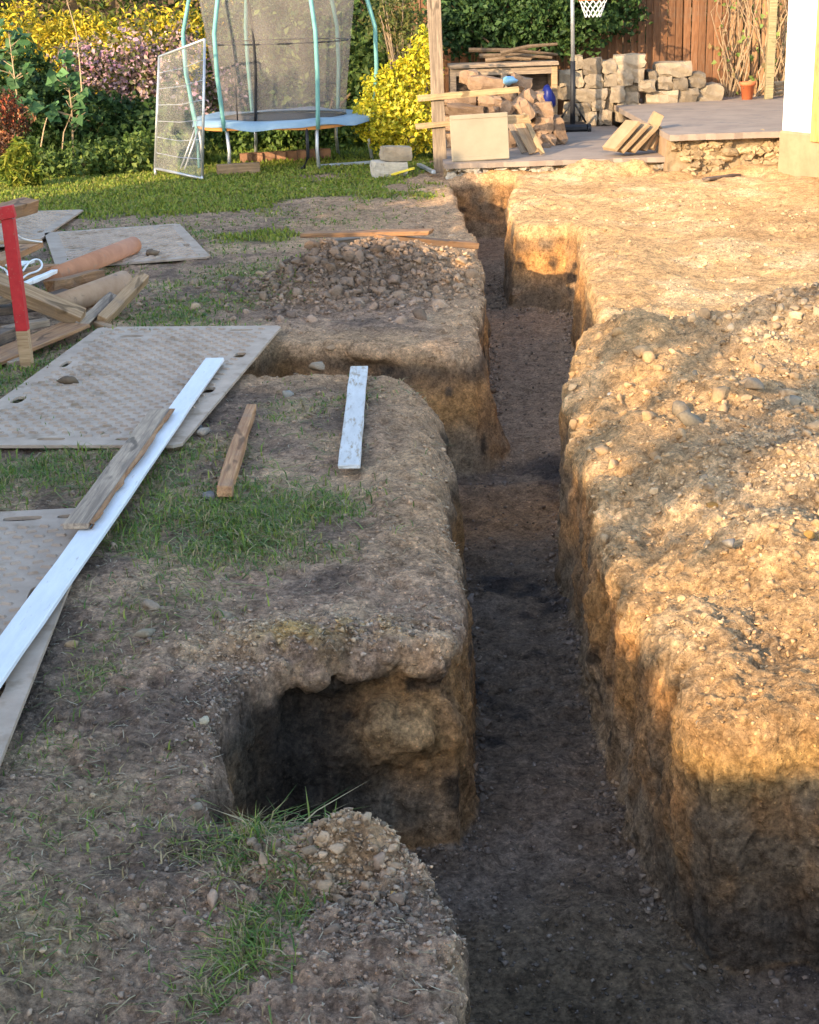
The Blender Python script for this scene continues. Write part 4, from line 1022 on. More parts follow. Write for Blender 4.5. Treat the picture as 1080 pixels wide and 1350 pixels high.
# ================================================================== boards and loose timber
def plank(name, label, p0, p1, w, th, mat, cat='plank', roll=0.0, group=None, rag=.004, seg=6, taper=1.0, torn=None, bend=0.0):
    p0, p1 = Vector(p0), Vector(p1); d = p1 - p0; Ln = d.length; x = d.normalized()
    y = Vector((0, 0, 1)).cross(x); y = y.normalized() if y.length > 1e-3 else Vector((0, 1, 0)); z = x.cross(y)
    M = Matrix((x, y, z)).transposed() @ Matrix.Rotation(roll, 3, 'X'); mb = MB(); V = []
    for i in range(seg + 1):
        f = i / seg; ww = w * (1 + (taper - 1) * f); e = (i in (0, seg)) * 3
        for sy, sz in ((-.5, -.5), (.5, -.5), (.5, .5), (-.5, .5)):
            V.append((f * Ln + random.uniform(-1, 1) * rag * e, sy * ww + random.uniform(-1, 1) * rag, sz * th + random.uniform(-1, 1) * rag * .4 + bend * math.sin(f * math.pi)))
    Fc = [(3, 2, 1, 0), tuple(seg * 4 + k for k in (0, 1, 2, 3))]
    for i in range(seg):
        for k in range(4): Fc.append((i * 4 + k, i * 4 + (k + 1) % 4, i * 4 + 4 + (k + 1) % 4, i * 4 + 4 + k))
    mb.add(V, Fc); o = mb.build(name, mat, bevel=min(.004, th * .2))
    o.matrix_world = Matrix.Translation(p0) @ M.to_4x4()
    if label: tag(o, label, cat, group)
    if torn:
        mb = MB(); n = 26; V = []
        for i in range(n + 1):
            f = i / n; a = w * .5 + .002; q = -random.uniform(.0, .03)
            V += [(f * Ln, a, th * .55), (f * Ln, a - q, th * random.uniform(.1, .5)), (f * Ln, a - q * .4, -th * .5), (f * Ln, a, -th * .5)]
        Fc = [(i * 4 + k, i * 4 + k + 1, i * 4 + 5 + k, i * 4 + 4 + k) for i in range(n) for k in range(3)]
        mb.add(V, Fc); mb.build('torn_edge', torn, o)
    return o
plank('white_board', 'long white painted board lying diagonally across two ground mats', at(283, 474, .085), at(-28, 912, .085), .118, .022, M_WHITEB, 'board', rag=.003, seg=16)
plank('split_board', 'grey weathered board with a torn orange edge on the long white board', at(211, 542, .115), at(100, 694, .115), .11, .025, M_PLANKG, 'board', rag=.004, torn=M_PLANKO, seg=10).rotation_mode = 'QUATERNION'
plank('timber_stake', 'short brown stake lying on the grass between mat and trench', on(332, 545, .03), on(296, 658, .035), .055, .05, M_PLANKO, 'stake', rag=.006, taper=1.35, bend=.012)
plank('painted_board', 'short dirty white board lying beside the trench', on(474, 496, .055), on(461, 630, .055), .105, .022, M_WHITED, 'board', rag=.003, seg=8)
plank('red_brown_board', 'reddish brown plank reaching over the trench from the spoil heap', at(500, 314, .31), at(626, 323, .17), .16, .05, M_PLANKO, 'board', rag=.004)
plank('thin_board', 'thin pale board lying crosswise on top of the reddish brown plank', at(400, 309, .31), at(569, 306, .34), .13, .035, M_PLANKO, 'board', rag=.004)
plank('short_offcut', 'stubby offcut propping the thin board on the spoil heap', at(440, 322, .22), at(470, 318, .22), .10, .07, M_PLANKG, 'offcut')

# profile boards by the post
pb = aty(581, 214, 19.0)
plank('timber_post', 'tall weathered timber post standing by the yellow bush', (pb.x, 19.0, -.1), (pb.x - .05, 19.0, 2.9), .16, .1, M_PLANKG, 'post', roll=math.pi / 2, seg=8)
plank('batten', 'upper pale batten fixed level across the tall post', aty(551, 130, 18.92), aty(685, 118, 18.92), .03, .075, M_BATTEN, 'batten')
plank('batten', 'lower pale batten fixed level across the tall post', aty(548, 167, 18.92), aty(640, 158, 18.92), .03, .065, M_BATTEN, 'batten')
plank('timber_offcut', 'thick pale timber offcut lying on top of the grey panel', aty(624, 160, 18.82), aty(700, 156, 18.86), .10, .10, M_BATTEN, 'offcut', rag=.012)
def panel():
    p0, p1 = aty(596, 216, 18.62), aty(672, 213, 18.62); w = p1.x - p0.x; hgt = .545
    t = thing('square_panel', 'square beige grey board panel standing on the patio edge', 'panel', (p0.x + w / 2, 18.62, PZL + .005)); t.rotation_euler = (-.10, -.03, 0)
    mb = MB(); mb.box((0, 0, hgt / 2), (w, .035, hgt)); mb.build('board', M_PANEL, t, bevel=.006)
    for z in (.03, hgt - .03):
        mb = MB(); mb.box((0, -.021, z), (w - .01, .008, .045)); mb.build('edge_strip', M_PANEL, t, bevel=.002)
M_PANEL = simple('panel_board', (.23, .19, .135), (.31, .265, .19), 3, rough=.8, bstr=.2, vary=0, spots=((.28, .24, .18), 4, .58))
panel()
for i, (a, b, w, mt, lb) in enumerate([((672, 160), (693, 206), .10, M_PLANKG, 'dark grey board leaning on the rubble pile beside the panel'), ((684, 160), (706, 207), .15, M_PLANK, 'broad tan board leaning on the rubble pile'), ((689, 150), (716, 206), .06, M_BATTEN, 'narrow pale lath leaning in front of the tan board')]):
    p, q = aty(*a, 19.55 - i * .12), aty(*b, 19.2 - i * .12); q.z = max(q.z, PZL + .02)
    plank('leaning_board', lb, p, q, w, .025, mt, 'board', roll=.25)

# leaning kerb slabs on the step
for i, (b0, t0, lb) in enumerate([((310, 672), (465, 495), 'widest sandy slab, outermost of the row leaning on the patio step'), ((362, 682), (527, 508), 'sandy slab just inside the outermost one on the patio step'),
                                  ((430, 682), (580, 522), 'middle sandy slab leaning against the patio step'), ((515, 676), (585, 558), 'short sandy slab nearest the patio step'), ((565, 668), (615, 530), 'steep narrow slab against the patio step')]):
    Yk = 18.62 + .05 * i
    p, q = aty(740 + b0[0] / 4.91, 60 + b0[1] / 4.91, Yk), aty(740 + t0[0] / 4.91, 60 + t0[1] / 4.91, Yk + .12)
    p.z = max(p.z, PZL + .03)
    plank('kerb_slab', lb, p, q, .30 if i < 3 else .16, .05, M_PAVER, 'slab', rag=.004, group='slabs leaning on the patio step')
p = aty(740 + 612 / 4.91, 60 + 478 / 4.91, 18.85)
o = link('brick_piece', block_mesh(.13, .14, .16, 5, .03), M_PAVER); o.location = p; o.rotation_euler = (0, .45, 0); tag(o, 'small sandy brick propped on top of the leaning slabs', 'brick')
plank('dark_slat', 'short dark slat lying on the sand under the rubble edge', on(930, 240, .03), on(972, 234, .03), .09, .03, M_PLANKD, 'slat')

# workbench with branches
def bench():
    a, b = aty(592, 92, 22.25), aty(737, 80, 22.25); zt = .5 * (a.z + b.z)
    t = thing('workbench', 'old timber workbench standing against the fence', 'workbench', ((a.x + b.x) / 2, 22.55, PZL))
    w = b.x - a.x; zt -= PZL
    for i in range(4):
        mb = MB(); mb.box((0, -.27 + i * .18, zt), (w + random.uniform(-.03, .03), .165, .045), jit=.006); mb.build('top_board', M_PLANKG, t, bevel=.004)
    mb = MB(); mb.box((0, -.27, zt - .08), (w - .1, .04, .10)); mb.build('apron', M_PLANKG, t)
    for x in (-w / 2 + .06, 0, w / 2 - .06):
        for y in (-.25, .25):
            mb = MB(); mb.box((x, y, (zt - .03) / 2), (.085, .085, zt - .03), jit=.004); mb.build('leg', M_PLANK if x > 0 else M_PLANKG, t, bevel=.004)
    mb = MB(); mb.box((0, .3, zt * .5), (w - .1, .02, zt * .7)); mb.build('back_panel', M_PLANKD, t)
    return t
bench()
for i, (a, b, lb) in enumerate([((618, 66), (735, 72), 'long dark branch lying on the workbench, hindmost'), ((632, 74), (728, 76), 'dark branch lying along the middle of the workbench'), ((640, 80), (700, 78), 'short dark branch at the front of the workbench'), ((660, 70), (735, 58), 'crooked dark branch slanting up off the workbench')]):
    Y = 22.7 - .12 * i; p, q = aty(*a, Y), aty(*b, Y); m_ = (p + q) / 2 + Vector((0, 0, .03)); o0 = p.copy(); mb = MB()
    mb.tube([Vector((0, 0, 0)), m_ - o0, q - o0], .035, 7, .02); t = mb.build('branch', M_STEM); t.location = o0; tag(t, lb, 'branch', 'branches on the workbench')

# blue bag on the rubble pile, navy bag under the bench
def blobby(name, label, cat, c, r, mat, seed=0):
    w = IV2 * (1 + .45 * vnoise(IV2[:, 0] * 1.3 + seed, IV2[:, 1] * 1.3, IV2[:, 2] * 1.3)[:, None] + .25 * vnoise(IV2[:, 0] * 3.7 + seed, IV2[:, 1] * 3.7, IV2[:, 2] * 3.7)[:, None]) * np.array(r)
    o = link(name, np_mesh(name, w, [IF2]), mat); o.location = c; tag(o, label, cat)
blobby('plastic_bag', 'crumpled pale blue plastic bag on the rubble pile', 'bag', aty(671, 106, 20.35), (.095, .07, .05), M_BLUE, 3)
blobby('bin_bag', 'dark navy bag tucked beneath the workbench', 'bag', aty(722, 128, 22.1), (.10, .12, .15), M_NAVY, 8)

# basketball hoop
def hoop():
    p = aty(755, 168, 22.1); t = thing('basketball_hoop', 'portable basketball hoop on a grey and black pole by the stone stack', 'basketball hoop', (p.x, 22.1, PZL))
    mb = MB(); mb.tube([(0, 0, .05), (0, 0, .95)], .036, 10); mb.build('lower_pole', M_BLACK, t, True)
    mb = MB(); mb.tube([(0, 0, .93), (-.02, 0, 2.35)], .028, 10); mb.build('upper_pole', M_GREYM, t, True)
    mb = MB(); mb.box((0, .05, .05), (.42, .5, .1)); mb.build('base', M_BLACK, t, bevel=.03)
    for s in (-1, 1):
        mb = MB(); mb.tube([(s * .2, .1, .1), (0, 0, .42)], .014, 6); mb.build('brace', M_BLACK, t, True)
    for s in (-1, 1):
        mb = MB()
        mb.tube([(s * .19, -.2, .045), (s * .19 + .045, -.2, .045)], .06, 12); mb.build('wheel', M_BLACK, t)
    R_ = Matrix.Rotation(.95, 3, 'Z'); z0 = 1.96
    def loc(q): return R_ @ Vector(q)
    mb = MB(); mb.box(loc((0, -.08, z0 + .08)), (.80, .03, .50), R_); bb = mb.build('backboard', M_WHITEP, t)
    mb = MB(); mb.box(loc((0, -.098, z0 - .155)), (.80, .008, .03), R_); mb.box(loc((0, -.098, z0 + .315)), (.80, .008, .03), R_)
    for s in (-1, 1): mb.box(loc((s * .385, -.098, z0 + .08)), (.03, .008, .44), R_)
    mb.build('border', M_RED, bb)
    ring_ = [(math.cos(a) * .19, -.31 + math.sin(a) * .19, z0 - .2) for a in [i * math.pi / 9 for i in range(19)]]
    mb = MB(); mb.tube([loc(q) for q in ring_], .011, 6, caps=False); mb.tube([loc((0, -.09, z0 - .2)), loc((0, -.13, z0 - .2))], .03, 6); mb.build('rim', M_TERRA, t, True)
    mb = MB()
    for i in range(12):
        for sgn in (1, -1):
            pts = []
            for k in range(5):
                a = (i + sgn * k * .5) * math.pi / 6; r = .185 - .02 * k; pts.append(loc((math.cos(a) * r, -.31 + math.sin(a) * r, z0 - .21 - .055 * k)))
            mb.tube(pts, .005, 4)
    mb.build('net', M_WHITEP, t)
hoop()

# pot, post, climbing stems by the fence
def pot():
    p = aty(985, 131, 22.95); t = thing('plant_pot', 'orange terracotta pot at the foot of the fence', 'plant pot', (p.x, 22.95, PZR))
    n = 16; prof = [(.075, 0), (.105, .2), (.118, .2), (.12, .25), (.105, .25), (.095, .19), (.07, .03)]; V, Fc = [], []
    for r, z in prof: V += [(math.cos(2 * math.pi * k / n) * r, math.sin(2 * math.pi * k / n) * r, z) for k in range(n)]
    for i in range(len(prof) - 1):
        for k in range(n): Fc.append((i * n + k, i * n + (k + 1) % n, (i + 1) * n + (k + 1) % n, (i + 1) * n + k))
    Fc += [tuple(range(n))[::-1], tuple((len(prof) - 1) * n + k for k in range(n))]
    mb = MB(); mb.add(V, Fc); mb.build('pot_body', M_TERRA, t, True)
    mb = MB(); mb.box((0, 0, .17), (.15, .15, .02)); mb.build('soil', M_PLANKD, t)
pot()
q = aty(1013, 134, 22.9)
plank('round_post', 'mossy green grey post standing among the climbing stems', (q.x, 22.9, PZR), (q.x + .01, 22.9, 3.0), .11, .11, M_POSTG, 'post', seg=8)
def vine():
    t = thing('climbing_vine', 'tangle of dry climbing stems against the pale fence boards', 'climbing plant', (5.25, 23.5, PZR)); random.seed(21)
    for i in range(40):
        x = random.uniform(-.35, .75); pts = [Vector((x, random.uniform(-.1, .15), 0))]
        for k in range(6): pts.append(pts[-1] + Vector((random.uniform(-.16, .16), random.uniform(-.04, .04), random.uniform(.12, .42))))
        for p_ in pts: p_.y = max(-.3, min(.2, p_.y))
        mb = MB(); mb.tube(pts, random.uniform(.008, .016), 5, .005); mb.build('stem', M_DRY, t)
    n = 260; P = np.stack([RNG.uniform(-.55, .9, n), RNG.uniform(-.2, .15, n), RNG.random(n) ** 1.0 * 2.0], 1); P[:, 2] += .2 * np.sin(P[:, 0] * 9)
    V, Fq, C = leaf_mesh(P, rand_dirs(n) + [0, -.6, .4], .07, pal([(.14, .22, .05), (.22, .28, .07), (.3, .22, .1)], n), .6); link('foliage', np_mesh('foliage', V, [Fq], C), M_LEAF, t)
    for i in range(7):
        mb = MB(); z = .03 + .03 * i; mb.tube([(random.uniform(-.1, .1) + .35, -.35, z), (random.uniform(.6, .9), -.2, z + random.uniform(-.02, .1))], .022, 6); mb.build('cut_stem', M_DRY, t)
vine()

# stones and rails by the yellow bush
for (u, v, w, h, lb, dy) in [(522, 202, 36, 17, 'upper tan block of the pair stacked at the foot of the yellow bush', .04), (513, 223, 43, 20, 'lower grey block of the pair stacked at the foot of the yellow bush', 0)]:
    p = aty(u, v, 18.95 + dy); k = 19 / cp / F_PX
    o = link('stone_block', block_mesh(w * k, .26, h * k, u, .04), M_BLOCK if v < 210 else M_RUBW); o.location = p; o.rotation_euler = (0, .05, .25); tag(o, lb, 'stone block', 'pair of blocks by the bush')
plank('spirit_level', 'yellow painted stick leaning on the pale blocks', on(517, 234, .03), aty(545, 222, 18.7), .05, .03, M_YEL, 'stick')
plank('grey_rail', 'long thin grey rail lying on the lawn before the yellow bush', at(418, 219, .04), at(492, 214, .04), .05, .04, M_GREYM, 'rail')
plank('grey_rail', 'short grey rail end lying by the tall post', at(552, 217, .05), at(572, 227, .05), .05, .04, M_GREYM, 'rail')
plank('timber_sleeper', 'short pale sleeper on the lawn beneath the trampoline', at(287, 224, .06), at(343, 221, .06), .14, .13, M_PLANK, 'sleeper')
for i in range(8):
    p = at(322 + i * 15, 211 - i * .9, .05); o = link('edging_brick', block_mesh(.17, .10, .13, 60 + i, .05), M_BRICK); o.location = (p.x, p.y + .3, .045); o.rotation_euler = (0, 0, random.uniform(-.15, .15))
    tag(o, 'red edging brick on the lawn border, %s from left behind the trampoline legs' % ORD[i], 'brick', 'red bricks edging the border')

# ================================================================== trampoline and gate panel
def trampoline():
    c = aty(374, 157, 20.7); zt = .60; R_ = 1.16
    t = thing('trampoline', 'round trampoline with teal poles, brown safety net and blue pad', 'trampoline', (c.x, 20.7, 0))
    ang = [math.radians(-125 + 60 * k) for k in range(6)]
    def ringpts(r, z, n=32): return [(math.cos(2 * math.pi * i / n) * r, math.sin(2 * math.pi * i / n) * r, z) for i in range(n + 1)]
    mb = MB(); mb.tube(ringpts(R_ - .03, zt - .04), .022, 8, caps=False); mb.build('frame', M_GREYM, t, True)
    n = 48; V = [(0, 0, zt - .03)] + [(math.cos(2 * math.pi * i / n) * .86, math.sin(2 * math.pi * i / n) * .86, zt - .02) for i in range(n)]
    mb = MB(); mb.add(V, [(0, 1 + i, 1 + (i + 1) % n) for i in range(n)]); mb.build('jumping_mat', M_BLACK, t)
    V, Fc = [], []
    for i in range(n):
        a = 2 * math.pi * i / n; w = .02 * math.sin(a * 5 + 1) + .012 * math.sin(a * 11)
        for r, z in ((.84, zt + .015), (1.0, zt + .03 + w * .5), (R_ + .03, zt + .012 + w), (R_ + .045, zt - .055 + w)): V.append((math.cos(a) * r, math.sin(a) * r, z))
    for i in range(n):
        j = (i + 1) % n
        for k in range(3): Fc.append((i * 4 + k, i * 4 + k + 1, j * 4 + k + 1, j * 4 + k))
    mb = MB(); mb.add(V, Fc); mb.build('pad', M_PADB, t, True)
    V, Fc = [], []
    for i in range(n):
        a = 2 * math.pi * i / n
        for r, z in ((R_ + .025, zt - .045), (R_ + .02, zt - .075 - .012 * math.sin(a * 5 + 1))): V.append((math.cos(a) * r, math.sin(a) * r, z))
    for i in range(n):
        j = (i + 1) % n; Fc.append((i * 2, i * 2 + 1, j * 2 + 1, j * 2))
    mb = MB(); mb.add(V, Fc); mb.build('pad_edging', M_PADO, t, True)
    for k, a in enumerate(ang):
        ca, sa = math.cos(a), math.sin(a)
        mb = MB(); mb.tube([(ca * R_ * .99, sa * R_ * .99, zt - .05), (ca * R_ * .97, sa * R_ * .97, .25), (ca * R_ * 1.0, sa * R_ * 1.0, 0)], .024, 8); mb.build('leg', M_GREYM, t, True)
        pl = [(ca * r, sa * r, z) for r, z in ((R_ + .03, zt - .08), (R_ + .05, zt + .1), (R_ + .10, zt + .6), (R_ + .10, zt + 1.1), (R_ - .02, zt + 1.55), (R_ - .12, zt + 1.9))]
        mb = MB(); mb.tube(pl, .027, 8); mb.build('pole', M_TEAL, t, True)
    a = math.radians(-158); ca, sa = math.cos(a), math.sin(a)
    mb = MB(); mb.tube([(ca * r, sa * r, z) for r, z in ((R_ + .03, .02), (R_ + .03, zt), (R_ + .12, zt + .6), (R_ + .12, zt + 1.05))], .022, 8); mb.build('pole', M_TEAL, t, True)
    # net: eight panels gathered in, a little wider at the top
    n, lv = 48, [(.80, zt + .02), (.84, zt + .4), (.90, zt + .9), (.97, zt + 1.4), (1.0, zt + 1.9)]; V, Fc = [], []
    for r, z in lv:
        for i in range(n):
            q = 2 * math.pi * i / n; rr = r * (1 - .035 * math.cos(6 * (q - ang[0])) ** 2 * (-1)) + .01 * math.sin(q * 17 + z * 3); V.append((math.cos(q) * rr, math.sin(q) * rr, z))
    for i in range(len(lv) - 1):
        for k in range(n): Fc.append((i * n + k, i * n + (k + 1) % n, (i + 1) * n + (k + 1) % n, (i + 1) * n + k))
    mb = MB(); mb.add(V, Fc); mb.build('safety_net', M_NET, t, True)
    for a0, w in ((-112, .018), (-132, .010)):
        a = math.radians(a0); mb = MB(); mb.tube([(math.cos(a + .1 * math.sin(f * 3)) * (.82 + .17 * f), math.sin(a + .1 * math.sin(f * 3)) * (.82 + .17 * f), zt + f * 1.9) for f in [k / 8 for k in range(9)]], w, 5); mb.build('net_zip', M_BLACK, t, True)
    mb = MB(); mb.tube(ringpts(.92, zt + .95), .008, 4, caps=False); mb.build('net_band', M_BLACK, t)
    mb = MB(); a = ang[1] - .12; mb.tube([(math.cos(a) * R_, math.sin(a) * R_, zt - .05), (math.cos(a) * R_, math.sin(a) * R_, .18), (math.cos(a) * R_ - .06, math.sin(a) * R_, .05), (math.cos(a) * R_ - .16, math.sin(a) * R_ - .02, .0)], .022, 7); mb.build('hanging_strap', M_BLACK, t, True)
    mb = MB(); a = math.radians(-162)
    for s in (-.06, .1): mb.tube([(math.cos(a + s) * R_, math.sin(a + s) * R_, zt - .06), (math.cos(a + s) * (R_ + .25), math.sin(a + s) * (R_ + .25), 0)], .013, 6)
    mb.build('ladder', M_GREYM, t, True)
trampoline()
def gate_panel():
    A, B = aty(205, 228, 19.6), aty(267, 238, 18.95); A.z = .10; B.z = .03
    TA = aty(210, 75, 19.75); TB = aty(270, 52, 19.1)
    t = thing('mesh_panel', 'silver framed wire mesh panel propped beside the trampoline', 'mesh panel', A)
    P = [q - A for q in (A, B, TB, TA)]
    for a, b in ((0, 1), (1, 2), (2, 3), (3, 0)):
        mb = MB(); mb.tube([P[a], P[b]], .017, 8); mb.build('frame_tube', M_GREYM, t, True)
    mb = MB(); mb.tube([P[1] + Vector((0, 0, .03)), Vector((P[1].x, P[1].y, -A.z))], .017, 8); mb.tube([P[0], Vector((P[0].x, P[0].y, -A.z))], .017, 8); mb.build('foot', M_GREYM, t, True)
    mb = MB(); mb.add(P, [(0, 1, 2, 3)]); mb.build('mesh_infill', M_MESH, t)
    for k in range(1, 7):
        f = k / 7; a, b = P[0].lerp(P[3], f), P[1].lerp(P[2], f); md = (a + b) / 2 + Vector((0, 0, -.015 - random.random() * .02))
        mb = MB(); mb.tube([a, md, b], .005, 5); mb.build('wire', M_GREYM, t)
gate_panel()

# ================================================================== ground mats
def ground_mat(name, label, O, ex, ey, W, Ln, holes, z=.05, tilt=(0, 0), tread=True, group='plastic ground mats on the lawn'):
    """O: one corner; ex, ey: unit directions of width and length"""
    t = thing(name, label, 'ground mat', (O.x, O.y, z), 0, group)
    t.rotation_euler = (tilt[0], tilt[1], math.atan2(ex.y, ex.x)); flip = 1 if ex.x * ey.y - ex.y * ex.x * 0 - ex.y * ey.x > 0 else -1
    th = .016
    bm = bmesh.new(); ed = []
    def loop(pts):
        v = [bm.verts.new((x, y * flip, 0)) for x, y in pts]; ed.extend(bm.edges.new((v[i], v[(i + 1) % len(v)])) for i in range(len(v)))
    c = .04; loop([(c, 0), (W - c, 0), (W, c), (W, Ln - c), (W - c, Ln), (c, Ln), (0, Ln - c), (0, c)])
    for (hx, hy, lx, ly) in holes:
        pts = []
        for k in range(14):
            a = 2 * math.pi * k / 14; px, py = math.cos(a), math.sin(a)
            pts.append((hx + math.copysign(abs(px) ** .6, px) * lx / 2, hy + math.copysign(abs(py) ** .6, py) * ly / 2))
        loop(pts)
    bmesh.ops.triangle_fill(bm, use_beauty=True, edges=ed, use_dissolve=False)
    e = bmesh.ops.extrude_face_region(bm, geom=bm.faces[:])
    for v in e['geom']:
        if isinstance(v, bmesh.types.BMVert): v.co.z = -th
    bmesh.ops.recalc_face_normals(bm, faces=bm.faces)
    me = bpy.data.meshes.new('sheet'); bm.to_mesh(me); bm.free(); link('sheet', me, M_MAT, t)
    if not tread: return t
    mb = MB(); k = 0; y = .11
    while y < Ln - .1:
        x = .12 + (.045 if k % 2 else 0)
        while x < W - .1:
            if all(abs(x - h[0]) > h[2] / 2 + .05 or abs(y - h[1]) > h[3] / 2 + .04 for h in holes):
                r = random.uniform(.8, 1.0); a = .35 * (1 if k % 2 else -1); M = Matrix.Rotation(a, 3, 'Z'); V = []
                for (dx, dy, dz) in ((-.5, -.5, -.001), (.5, -.5, -.001), (.5, .5, -.001), (-.5, .5, -.001), (-.36, -.25, 1), (.36, -.25, 1), (.36, .25, 1), (-.36, .25, 1)):
                    V.append(M @ Vector((dx * .055 * r, dy * .022 * r, 0)) + Vector((x, y * flip, dz * .010)))
                mb.add(V, [(4, 5, 6, 7), (0, 1, 5, 4), (1, 2, 6, 5), (2, 3, 7, 6), (3, 0, 4, 7)])
            x += .09
        y += .062; k += 1
    o = mb.build('tread', M_MAT, t); tag(o, kind='stuff')
    return t
def local(px, O, ex, ey, z):
    p = at(px[0], px[1], z) - O; d = Vector((p.x, p.y, 0)); return d.dot(ex), d.dot(ey)
def nrm(v): v = Vector((v.x, v.y, 0)); return v.normalized()
def mat_from(O, along, side, W, Ln, holes_px, name, label, z, tilt=(0, 0)):
    ey = nrm(along); ex = Vector((ey.y, -ey.x, 0)); ex = ex if ex.dot(side) > 0 else -ex; hs = []
    for (u, v, lx, ly) in holes_px:
        a, b = local((u, v), O, ex, ey, z); hs.append((min(max(a, .11), W - .11), min(max(b, .11), Ln - .11), lx, ly))
    return ground_mat('ground_mat', label, O, ex, ey, W, Ln, hs, z, tilt)
LEFT = Vector((-1, 0, 0))
TR, BR = at(372, 429, .05), at(238, 587, .05)
mat_from(TR, BR - TR, LEFT, 1.27, (BR - TR).length, [(80, 480, .05, .16), (174, 443, .16, .05), (318, 435, .16, .05), (321, 468, .07, .13), (278, 514, .07, .13), (168, 582, .15, .05), (9, 527, .07, .15), (60, 585, .15, .05)],
         'ground_mat', 'large dusty ground mat under the top end of the long white board', .05)
TR2, BR2 = at(133, 668, .05), at(-8, 1024, .05)
mat_from(TR2, BR2 - TR2, LEFT, 1.27, 2.75, [(30, 683, .17, .06), (110, 668, .13, .05), (34, 858, .06, .14), (48, 782, .06, .14), (0, 910, .06, .16)], 'ground_mat', 'nearest ground mat, half out of the photo under the white board', .05)
A1, A2 = at(278, 338, .05), at(236, 294, .05)
mat_from(A1, A2 - A1, LEFT, 1.30, 2.1, [(255, 322, .06, .14), (100, 330, .15, .06), (220, 298, .15, .06)], 'ground_mat', 'ground mat lying under the orange clay pipe', .05, (0.0, .0))
A1, A2 = at(111, 276, .05), at(50, 317, .05)
mat_from(A1, A2 - A1, LEFT, 1.27, 2.3, [(95, 283, .15, .06), (60, 305, .06, .14)], 'ground_mat', 'bluish grey ground mat furthest back at the left edge', .05)
blobby('soil_lump', 'brown lump of earth on the ground mat by the clay pipe', 'earth lump', at(201, 333, .075), (.055, .05, .03), M_STEM, 4)
blobby('soil_lump', 'small brown lump of earth on the large mat', 'earth lump', at(90, 501, .07), (.05, .03, .03), M_STEM, 5)

# ================================================================== heap of old timber and pipes at the left
def pipe(name, label, p0, p1, r, mat):
    p0, p1 = Vector(p0), Vector(p1); d = (p1 - p0); n = 18
    x = d.normalized(); y = Vector((0, 0, 1)).cross(x).normalized(); z = x.cross(y); Ln = d.length; V, Fc = [], []
    prof = [(0, r * .82), (0, r), (Ln * .9, r), (Ln * .9, r * 1.0), (Ln, r), (Ln, r * .82), (Ln - .4 * Ln, r * .82)]
    for a, rr in prof: V += [(a, math.cos(2 * math.pi * k / n) * rr, math.sin(2 * math.pi * k / n) * rr) for k in range(n)]
    for i in range(len(prof) - 1):
        for k in range(n): Fc.append((i * n + k, i * n + (k + 1) % n, (i + 1) * n + (k + 1) % n, (i + 1) * n + k))
    Fc.append(tuple((len(prof) - 1) * n + k for k in range(n))); Fc.append(tuple(range(n)))
    mb = MB(); mb.add(V, Fc); o = mb.build(name, mat); o.matrix_world = Matrix.Translation(p0) @ Matrix((x, y, z)).transposed().to_4x4()
    o.data.polygons.foreach_set('use_smooth', [len(p.vertices) == 4 for p in o.data.polygons]); tag(o, label, 'pipe'); return o
pipe('clay_pipe', 'long orange clay pipe lying across the ground mat', at(70, 366, .17), at(176, 323, .12), .075, M_CLAY)
pipe('drain_pipe', 'brownish pipe with an open dark end among the old timber', at(76, 404, .10), at(164, 371, .13), .085, simple('buff_pipe', (.34, .2, .11), (.46, .3, .18), 8, rough=.7, vary=0, spots=((.2, .14, .1), 12, .6)))
def stake():
    b = at(37, 488, 0); t = thing('red_stake', 'red painted stake with a red crosspiece standing before the timber heap', 'stake', b)
    hgt = aty(11, 288, b.y).z; tx = aty(11, 288, b.y).x - b.x
    mb = MB()
    def seg(f0, f1, nm, mt):
        mb = MB(); V = []
        for f in (f0, f1): V += [(tx * f + sx * .036, sy * .036, f * hgt) for sx, sy in ((-1, -1), (1, -1), (1, 1), (-1, 1))]
        mb.add(V, [(3, 2, 1, 0), (4, 5, 6, 7), (0, 1, 5, 4), (1, 2, 6, 5), (2, 3, 7, 6), (3, 0, 4, 7)]); mb.build(nm, mt, t, bevel=.003)
    seg(-.02, .27, 'bare_foot', M_PLANK); seg(.2702, 1.0, 'painted_shaft', M_RED)
    mb = MB(); a = math.radians(12); mb.box((tx - .13, -.02, hgt + .02), (.36, .05, .075), Matrix.Rotation(-.15, 3, 'Y')); mb.build('crosspiece', M_RED, t, bevel=.003)
stake()
def dp(a, za, b, zb, w, th, mat, lb, nm='old_plank', roll=0, **k):
    plank(nm, lb, at(*a, za), at(*b, zb), w, th, mat, 'plank', roll, 'old timbers heaped at the left', **k)
dp((-30, 290), .80, (40, 270), .78, .12, .09, M_PLANKO, 'brown timber end resting on the red crosspiece', roll=.2)
dp((-30, 362), .42, (109, 420), .10, .13, .10, M_PLANK, 'thick sawn beam slanting down to the right over the heap', 'old_beam', roll=.35)
dp((-20, 478), .06, (100, 428), .08, .24, .025, M_PLANKO, 'wide flat pinkish board at the foot of the timber heap', 'old_board')
dp((134, 424), .05, (190, 366), .22, .08, .08, M_PLANK, 'square post propped up at the right end of the heap', 'old_post', roll=.4)
dp((104, 432), .05, (148, 392), .12, .07, .07, M_PLANKG, 'grey batten beside the propped square post', 'old_batten', roll=.6)
dp((128, 428), .03, (150, 436), .03, .06, .05, M_PLANK, 'short wooden foot block at the base of the propped post', 'offcut')
dp((66, 378), .18, (131, 362), .17, .10, .08, M_PLANKO, 'short broken timber with a dark end beneath the clay pipe', 'broken_timber', rag=.012)
dp((-10, 372), .24, (68, 352), .22, .14, .05, M_PLANKO, 'brown plank lying flat behind the sawn beam')
dp((-10, 348), .30, (45, 322), .28, .16, .05, M_PLANKO, 'short brown plank at the back of the heap')
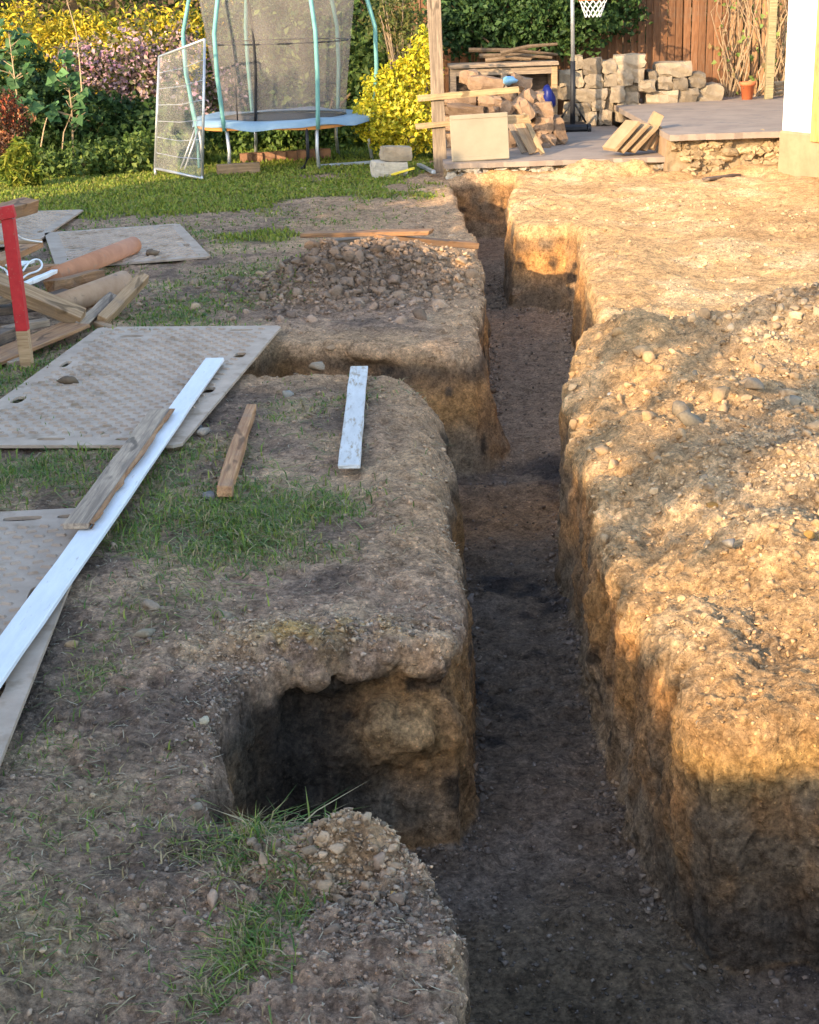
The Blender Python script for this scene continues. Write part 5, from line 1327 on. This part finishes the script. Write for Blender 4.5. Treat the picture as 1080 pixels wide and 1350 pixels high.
dp((30, 376), .30, (72, 358), .27, .05, .03, M_WHITEP, 'white painted lath lying on the back planks', 'lath')
dp((18, 350), .32, (35, 345), .31, .14, .015, M_WHITEP, 'small square white board on the heap', 'white_offcut')
dp((5, 436), .10, (64, 424), .11, .08, .05, M_PLANKG, 'grey plank end lying under the sawn beam')
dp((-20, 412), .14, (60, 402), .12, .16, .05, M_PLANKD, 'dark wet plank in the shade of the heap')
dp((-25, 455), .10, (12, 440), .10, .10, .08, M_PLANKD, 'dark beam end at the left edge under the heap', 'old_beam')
dp((-30, 402), .20, (22, 390), .22, .12, .05, M_PLANKG, 'weathered plank poking out left of the red stake')
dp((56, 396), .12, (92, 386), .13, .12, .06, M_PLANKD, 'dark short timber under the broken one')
dp((10, 482), .03, (34, 478), .03, .10, .06, M_PLANKG, 'pale offcut lying at the foot of the red stake', 'offcut')
dp((-14, 320), .40, (56, 318), .36, .05, .03, M_PLANK, 'thin lath at the top of the heap behind the stake', 'lath')
def cable(pts, label):
    q = [at(u, v, z) for u, v, z in pts]; o = q[0].copy(); c = bpy.data.curves.new('cable', 'CURVE'); c.dimensions = '3D'; s = c.splines.new('NURBS'); s.points.add(len(q) - 1)
    for i, p in enumerate(q): s.points[i].co = (*(p - o), 1)
    s.use_endpoint_u = True; s.order_u = 3; c.bevel_depth = .0075; c.bevel_resolution = 2
    ob = bpy.data.objects.new('cable', c); COL.objects.link(ob); bpy.context.view_layer.update()
    me = bpy.data.meshes.new_from_object(ob.evaluated_get(bpy.context.evaluated_depsgraph_get())); bpy.data.objects.remove(ob)
    ob = link('cable', me, M_WHITEP); ob.location = o; tag(ob, label, 'cable')
cable([(30, 358, .32), (38, 344, .33), (52, 341, .32), (57, 350, .30), (50, 358, .28), (34, 362, .27), (27, 370, .27)], 'white cable looped over the back planks')
cable([(-5, 350, .42), (8, 354, .4), (12, 366, .36), (2, 374, .3)], 'white cable end curling at the left edge')
cable([(15, 300, .7), (22, 312, .5), (40, 318, .42), (55, 319, .38)], 'pale cable hanging behind the red stake')
for o in bpy.data.objects: o.select_set(False)
